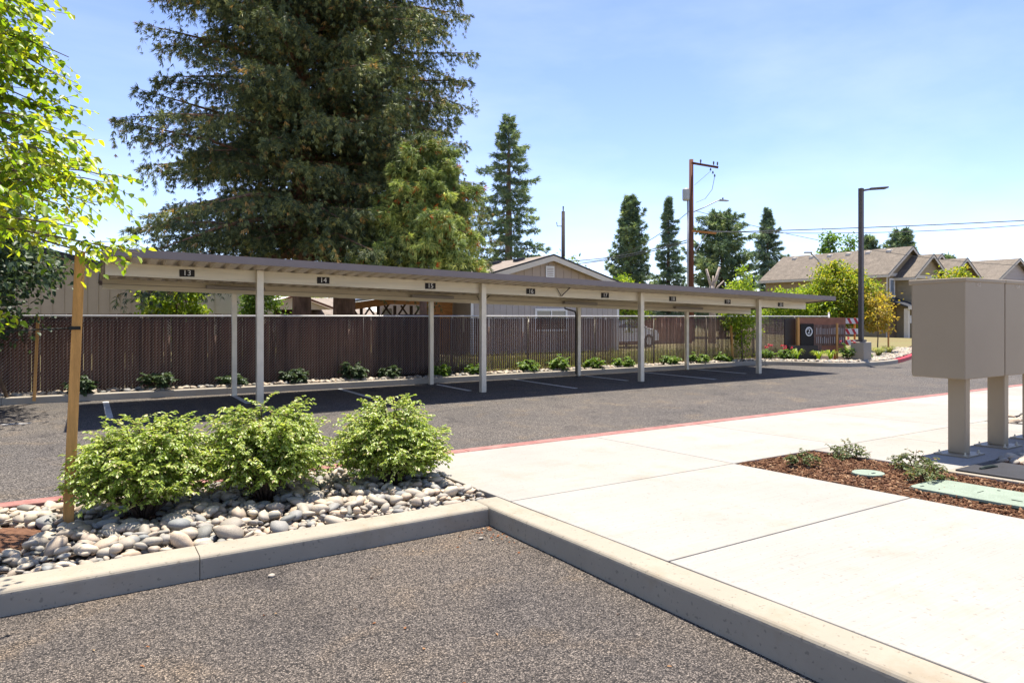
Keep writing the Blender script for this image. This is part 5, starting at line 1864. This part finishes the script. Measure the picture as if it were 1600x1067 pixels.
# pale building at far left
h4 = thing('outbuilding', 'tan building with vertical siding and dark sloping roof edge at far left', 'building', (0, 34.3, -.06))
bw = MB()
bw.add([(-7, 34.3, -.06), (4.95, 34.3, -.06), (4.95, 34.3, 2.8), (-7, 34.3, 5.7), (-7, 44, -.06), (4.95, 44, -.06), (4.95, 44, 2.8), (-7, 44, 5.7)],
       [(0, 1, 2, 3), (5, 4, 7, 6), (1, 5, 6, 2), (4, 0, 3, 7)])
bw_ = bw.build('wall', 'wall_tan', h4)
for k in range(29):
    x = -6.9 + .41 * k
    MB().box(x, 34.27, -.06, x + .05, 34.299, 5.7 - (x + 7) * .2427 - .12).build('batten', 'wall_tan', bw_)
rr_ = MB()
rr_.hexa([(-7.4, 33.95, 5.72), (5.3, 33.95, 2.64), (5.3, 44.3, 2.64), (-7.4, 44.3, 5.72), (-7.4, 33.95, 5.95), (5.3, 33.95, 2.87), (5.3, 44.3, 2.87), (-7.4, 44.3, 5.95)])
rr_.build('roof', 'roof_edge', h4)
h5 = thing('outbuilding', 'cream blank wall of a small building seen under the carport left of the spruce trunks', 'building', (5.6, 33.0, -.06))
wl5 = MB().box(4.2, 32.4, -.06, 7.4, 36, 3.4).build('wall', 'wall_cream', h5)
MB().box(4.1, 32.2, 3.4, 7.6, 36.2, 3.55).build('roof', 'shingle', h5)
MB().box(4.2, 32.36, -.06, 4.85, 32.398, 3.38).build('pilaster', 'wall_cream', wl5)

# tan roofed bungalow beyond the wooden fence
h6 = thing('bungalow', 'bungalow with a tan shingle roof and small gable behind the spruce trunks', 'house', (9.3, 37, -.06))
m = MB().box(5.6, 36.4, -.06, 14.5, 44, 1.45).build('wall', 'wall_cream', h6)
m = MB()
m.add([(5.0, 36.0, 1.42), (15.2, 36.0, 1.42), (15.2, 44.4, 1.42), (5.0, 44.4, 1.42), (7.8, 39.8, 2.75), (12.6, 39.8, 2.75)], [(0, 1, 5, 4), (1, 2, 5), (2, 3, 4, 5), (3, 0, 4), (3, 2, 1, 0)])
rf = m.build('roof', 'shingle_light', h6)
m = MB()
m.add([(7.4, 35.7, 2.02), (11.2, 35.7, 2.02), (9.3, 35.7, 2.72), (7.4, 39, 2.1), (11.2, 39, 2.1), (9.3, 39, 2.75)], [(0, 1, 2), (0, 2, 5, 3), (1, 4, 5, 2), (0, 3, 4, 1)])
gb = m.build('gable', 'wall_cream', h6)
for s in (-1, 1):
    MB().bar((9.3, 35.6, 2.78), (9.3 + s * 2.2, 35.6, 1.98), .3, .08).build('rake_board', 'sign_brown', gb)

# timber shelter
h7 = thing('timber_shelter', 'open orange timber shelter with V braces, right of the thick spruce trunk', 'shelter', (10.2, 25.6, -.06))
sa, sb, sc = Vector((8.9, 26.3, 0)), Vector((10.3, 25.6, 0)), Vector((12.9, 25.2, 0))


def Z(v, z):
    return Vector((v.x, v.y, z))


MB().hexa([Z(sa, 2.20), Z(sb, 2.42), Z(sb, 2.42) + Vector((.8, 2.2, .15)), Z(sa, 2.20) + Vector((.8, 2.2, .15)), Z(sa, 2.28), Z(sb, 2.50), Z(sb, 2.50) + Vector((.8, 2.2, .15)), Z(sa, 2.28) + Vector((.8, 2.2, .15))]).build('roof_sheet', 'rail', h7)
MB().hexa([Z(sb, 2.44), Z(sc, 2.36), Z(sc, 2.36) + Vector((.6, 2.4, .2)), Z(sb, 2.44) + Vector((.6, 2.4, .2)), Z(sb, 2.52), Z(sc, 2.44), Z(sc, 2.44) + Vector((.6, 2.4, .2)), Z(sb, 2.52) + Vector((.6, 2.4, .2))]).build('roof_sheet', 'shingle_light', h7)
MB().bar(Z(sa, 2.05) - Vector((0, .05, 0)), Z(sb, 2.27) - Vector((0, .05, 0)), .08, .28).build('beam', 'timber', h7)
MB().bar(Z(sb, 2.27), Z(sc, 2.22), .08, .24).build('beam', 'timber', h7)
for k in range(4):
    c = sa.lerp(sc, .12 + .16 * k) + Vector((0, .1, 0))
    MB().bar(Z(c, -.06), Z(c, 2.1), .10).build('post', 'timber_dark', h7)
    d2 = (sc - sa).normalized() * .42
    MB().bar(Z(c, 1.5), Z(c + d2, 2.15), .07).build('brace', 'timber_dark', h7)
    MB().bar(Z(c, 1.5), Z(c - d2, 2.10), .07).build('brace', 'timber_dark', h7)
MB().hexa([Z(sb.lerp(sc, .55), -.06), Z(sc, -.06), Z(sc, -.06) + Vector((.1, .3, 0)), Z(sb.lerp(sc, .55), -.06) + Vector((.1, .3, 0)), Z(sb.lerp(sc, .55), 2.1), Z(sc, 2.1), Z(sc, 2.1) + Vector((.1, .3, 0)), Z(sb.lerp(sc, .55), 2.1) + Vector((.1, .3, 0))]).build('wall', 'timber', h7)
MB().box(10.55, 26.9, -.06, 10.95, 27.0, 2.0).build('door', 'trim_white', h7)

# silver car parked beside the tan house, seen through the slats
cr = thing('parked_car', 'silver car parked beyond the slatted fence next to the tan house', 'car', (22.4, 26.0, .122))
cx0, cy0, cz = 21.0, 25.35, .122
prof = [(0, .30), (.05, .75), (.25, .92), (.9, 1.0), (1.5, 1.36), (2.3, 1.42), (2.95, 1.36), (3.55, .98), (4.25, .86), (4.45, .66), (4.48, .32)]
prof = [(a * .83, b) for a, b in prof]
nP = len(prof)
m = MB()
vs, fs = [], []
for yy, ins in ((0, 0), (.12, 1), (1.6, 1), (1.72, 0)):
    for (a, b) in prof:
        tuck = .10 if (b > 1.0 and not ins) else 0
        vs.append((cx0 + a, cy0 + yy + (tuck if yy < .9 else -tuck), cz + (b if ins or b < 1.1 else b - .05)))
for j in range(3):
    for i in range(nP - 1):
        fs.append((j * nP + i, j * nP + i + 1, (j + 1) * nP + i + 1, (j + 1) * nP + i))
fs += [tuple(range(nP - 1, -1, -1)), tuple(3 * nP + i for i in range(nP))]
m.add(vs, fs)
body = m.build('body', 'car_silver', cr, bevel=.03)
wn = MB()
wn.add([(cx0 + a, cy0 + y - .004 + (.10 if b > 1.05 else .03), cz + b) for y in (0,) for a, b in ((.87, 1.0), (1.31, 1.30), (2.36, 1.30), (2.84, .98))], [(0, 3, 2, 1)])
wn.build('side_window', 'glass', cr)
for a in (.72, 3.0):
    wh = MB().tube([(cx0 + a, cy0 - .012, cz + .32), (cx0 + a, cy0 + .2, cz + .32)], .32, 20).build('wheel', 'tyre', cr)
    MB().tube([(cx0 + a, cy0 - .02, cz + .32), (cx0 + a, cy0 - .013, cz + .32)], .20, 14).build('rim', 'rim', wh)
for yy in (.1, 1.4):
    MB().box(cx0 + 3.63, cy0 + yy, cz + .58, cx0 + 3.73, cy0 + yy + .3, cz + .72).build('headlight', 'glass_sky', cr)

# leaf litter blown into the stall corner and a few crumbs on the pavement
g = np.random.default_rng(71)
n = 60
x = np.where(np.arange(n) < 40, 2.62 - g.exponential(.12, n), g.uniform(0, 2.5, n))
y = np.where(np.arange(n) < 40, 4.50 - g.exponential(.18, n), g.uniform(2.2, 4.4, n))
P = np.column_stack([x, y, 0.045 + .018 * (4.55 - y) + .006])
V, F = leaves(P, np.column_stack([g.normal(size=(n, 2)), g.normal(0, .15, n)]), np.array([0, 0, 1.0]) + g.normal(0, .3, (n, 3)), g.uniform(.012, .030, n), g.uniform(.004, .009, n))
MAT['litter'] = leaf_mat('litter', [(0, (.16, .05, .02)), (.6, (.25, .11, .045)), (1, (.40, .28, .15))], .1, .8, .2, (1, 1, 1))
tag(np_mesh('leaf_litter', V, F, 'litter', None, loc=(2.5, 4.3, .05)), 'dry brown leaf crumbs in the kerb corner of the stall', 'leaf litter', kind='stuff')
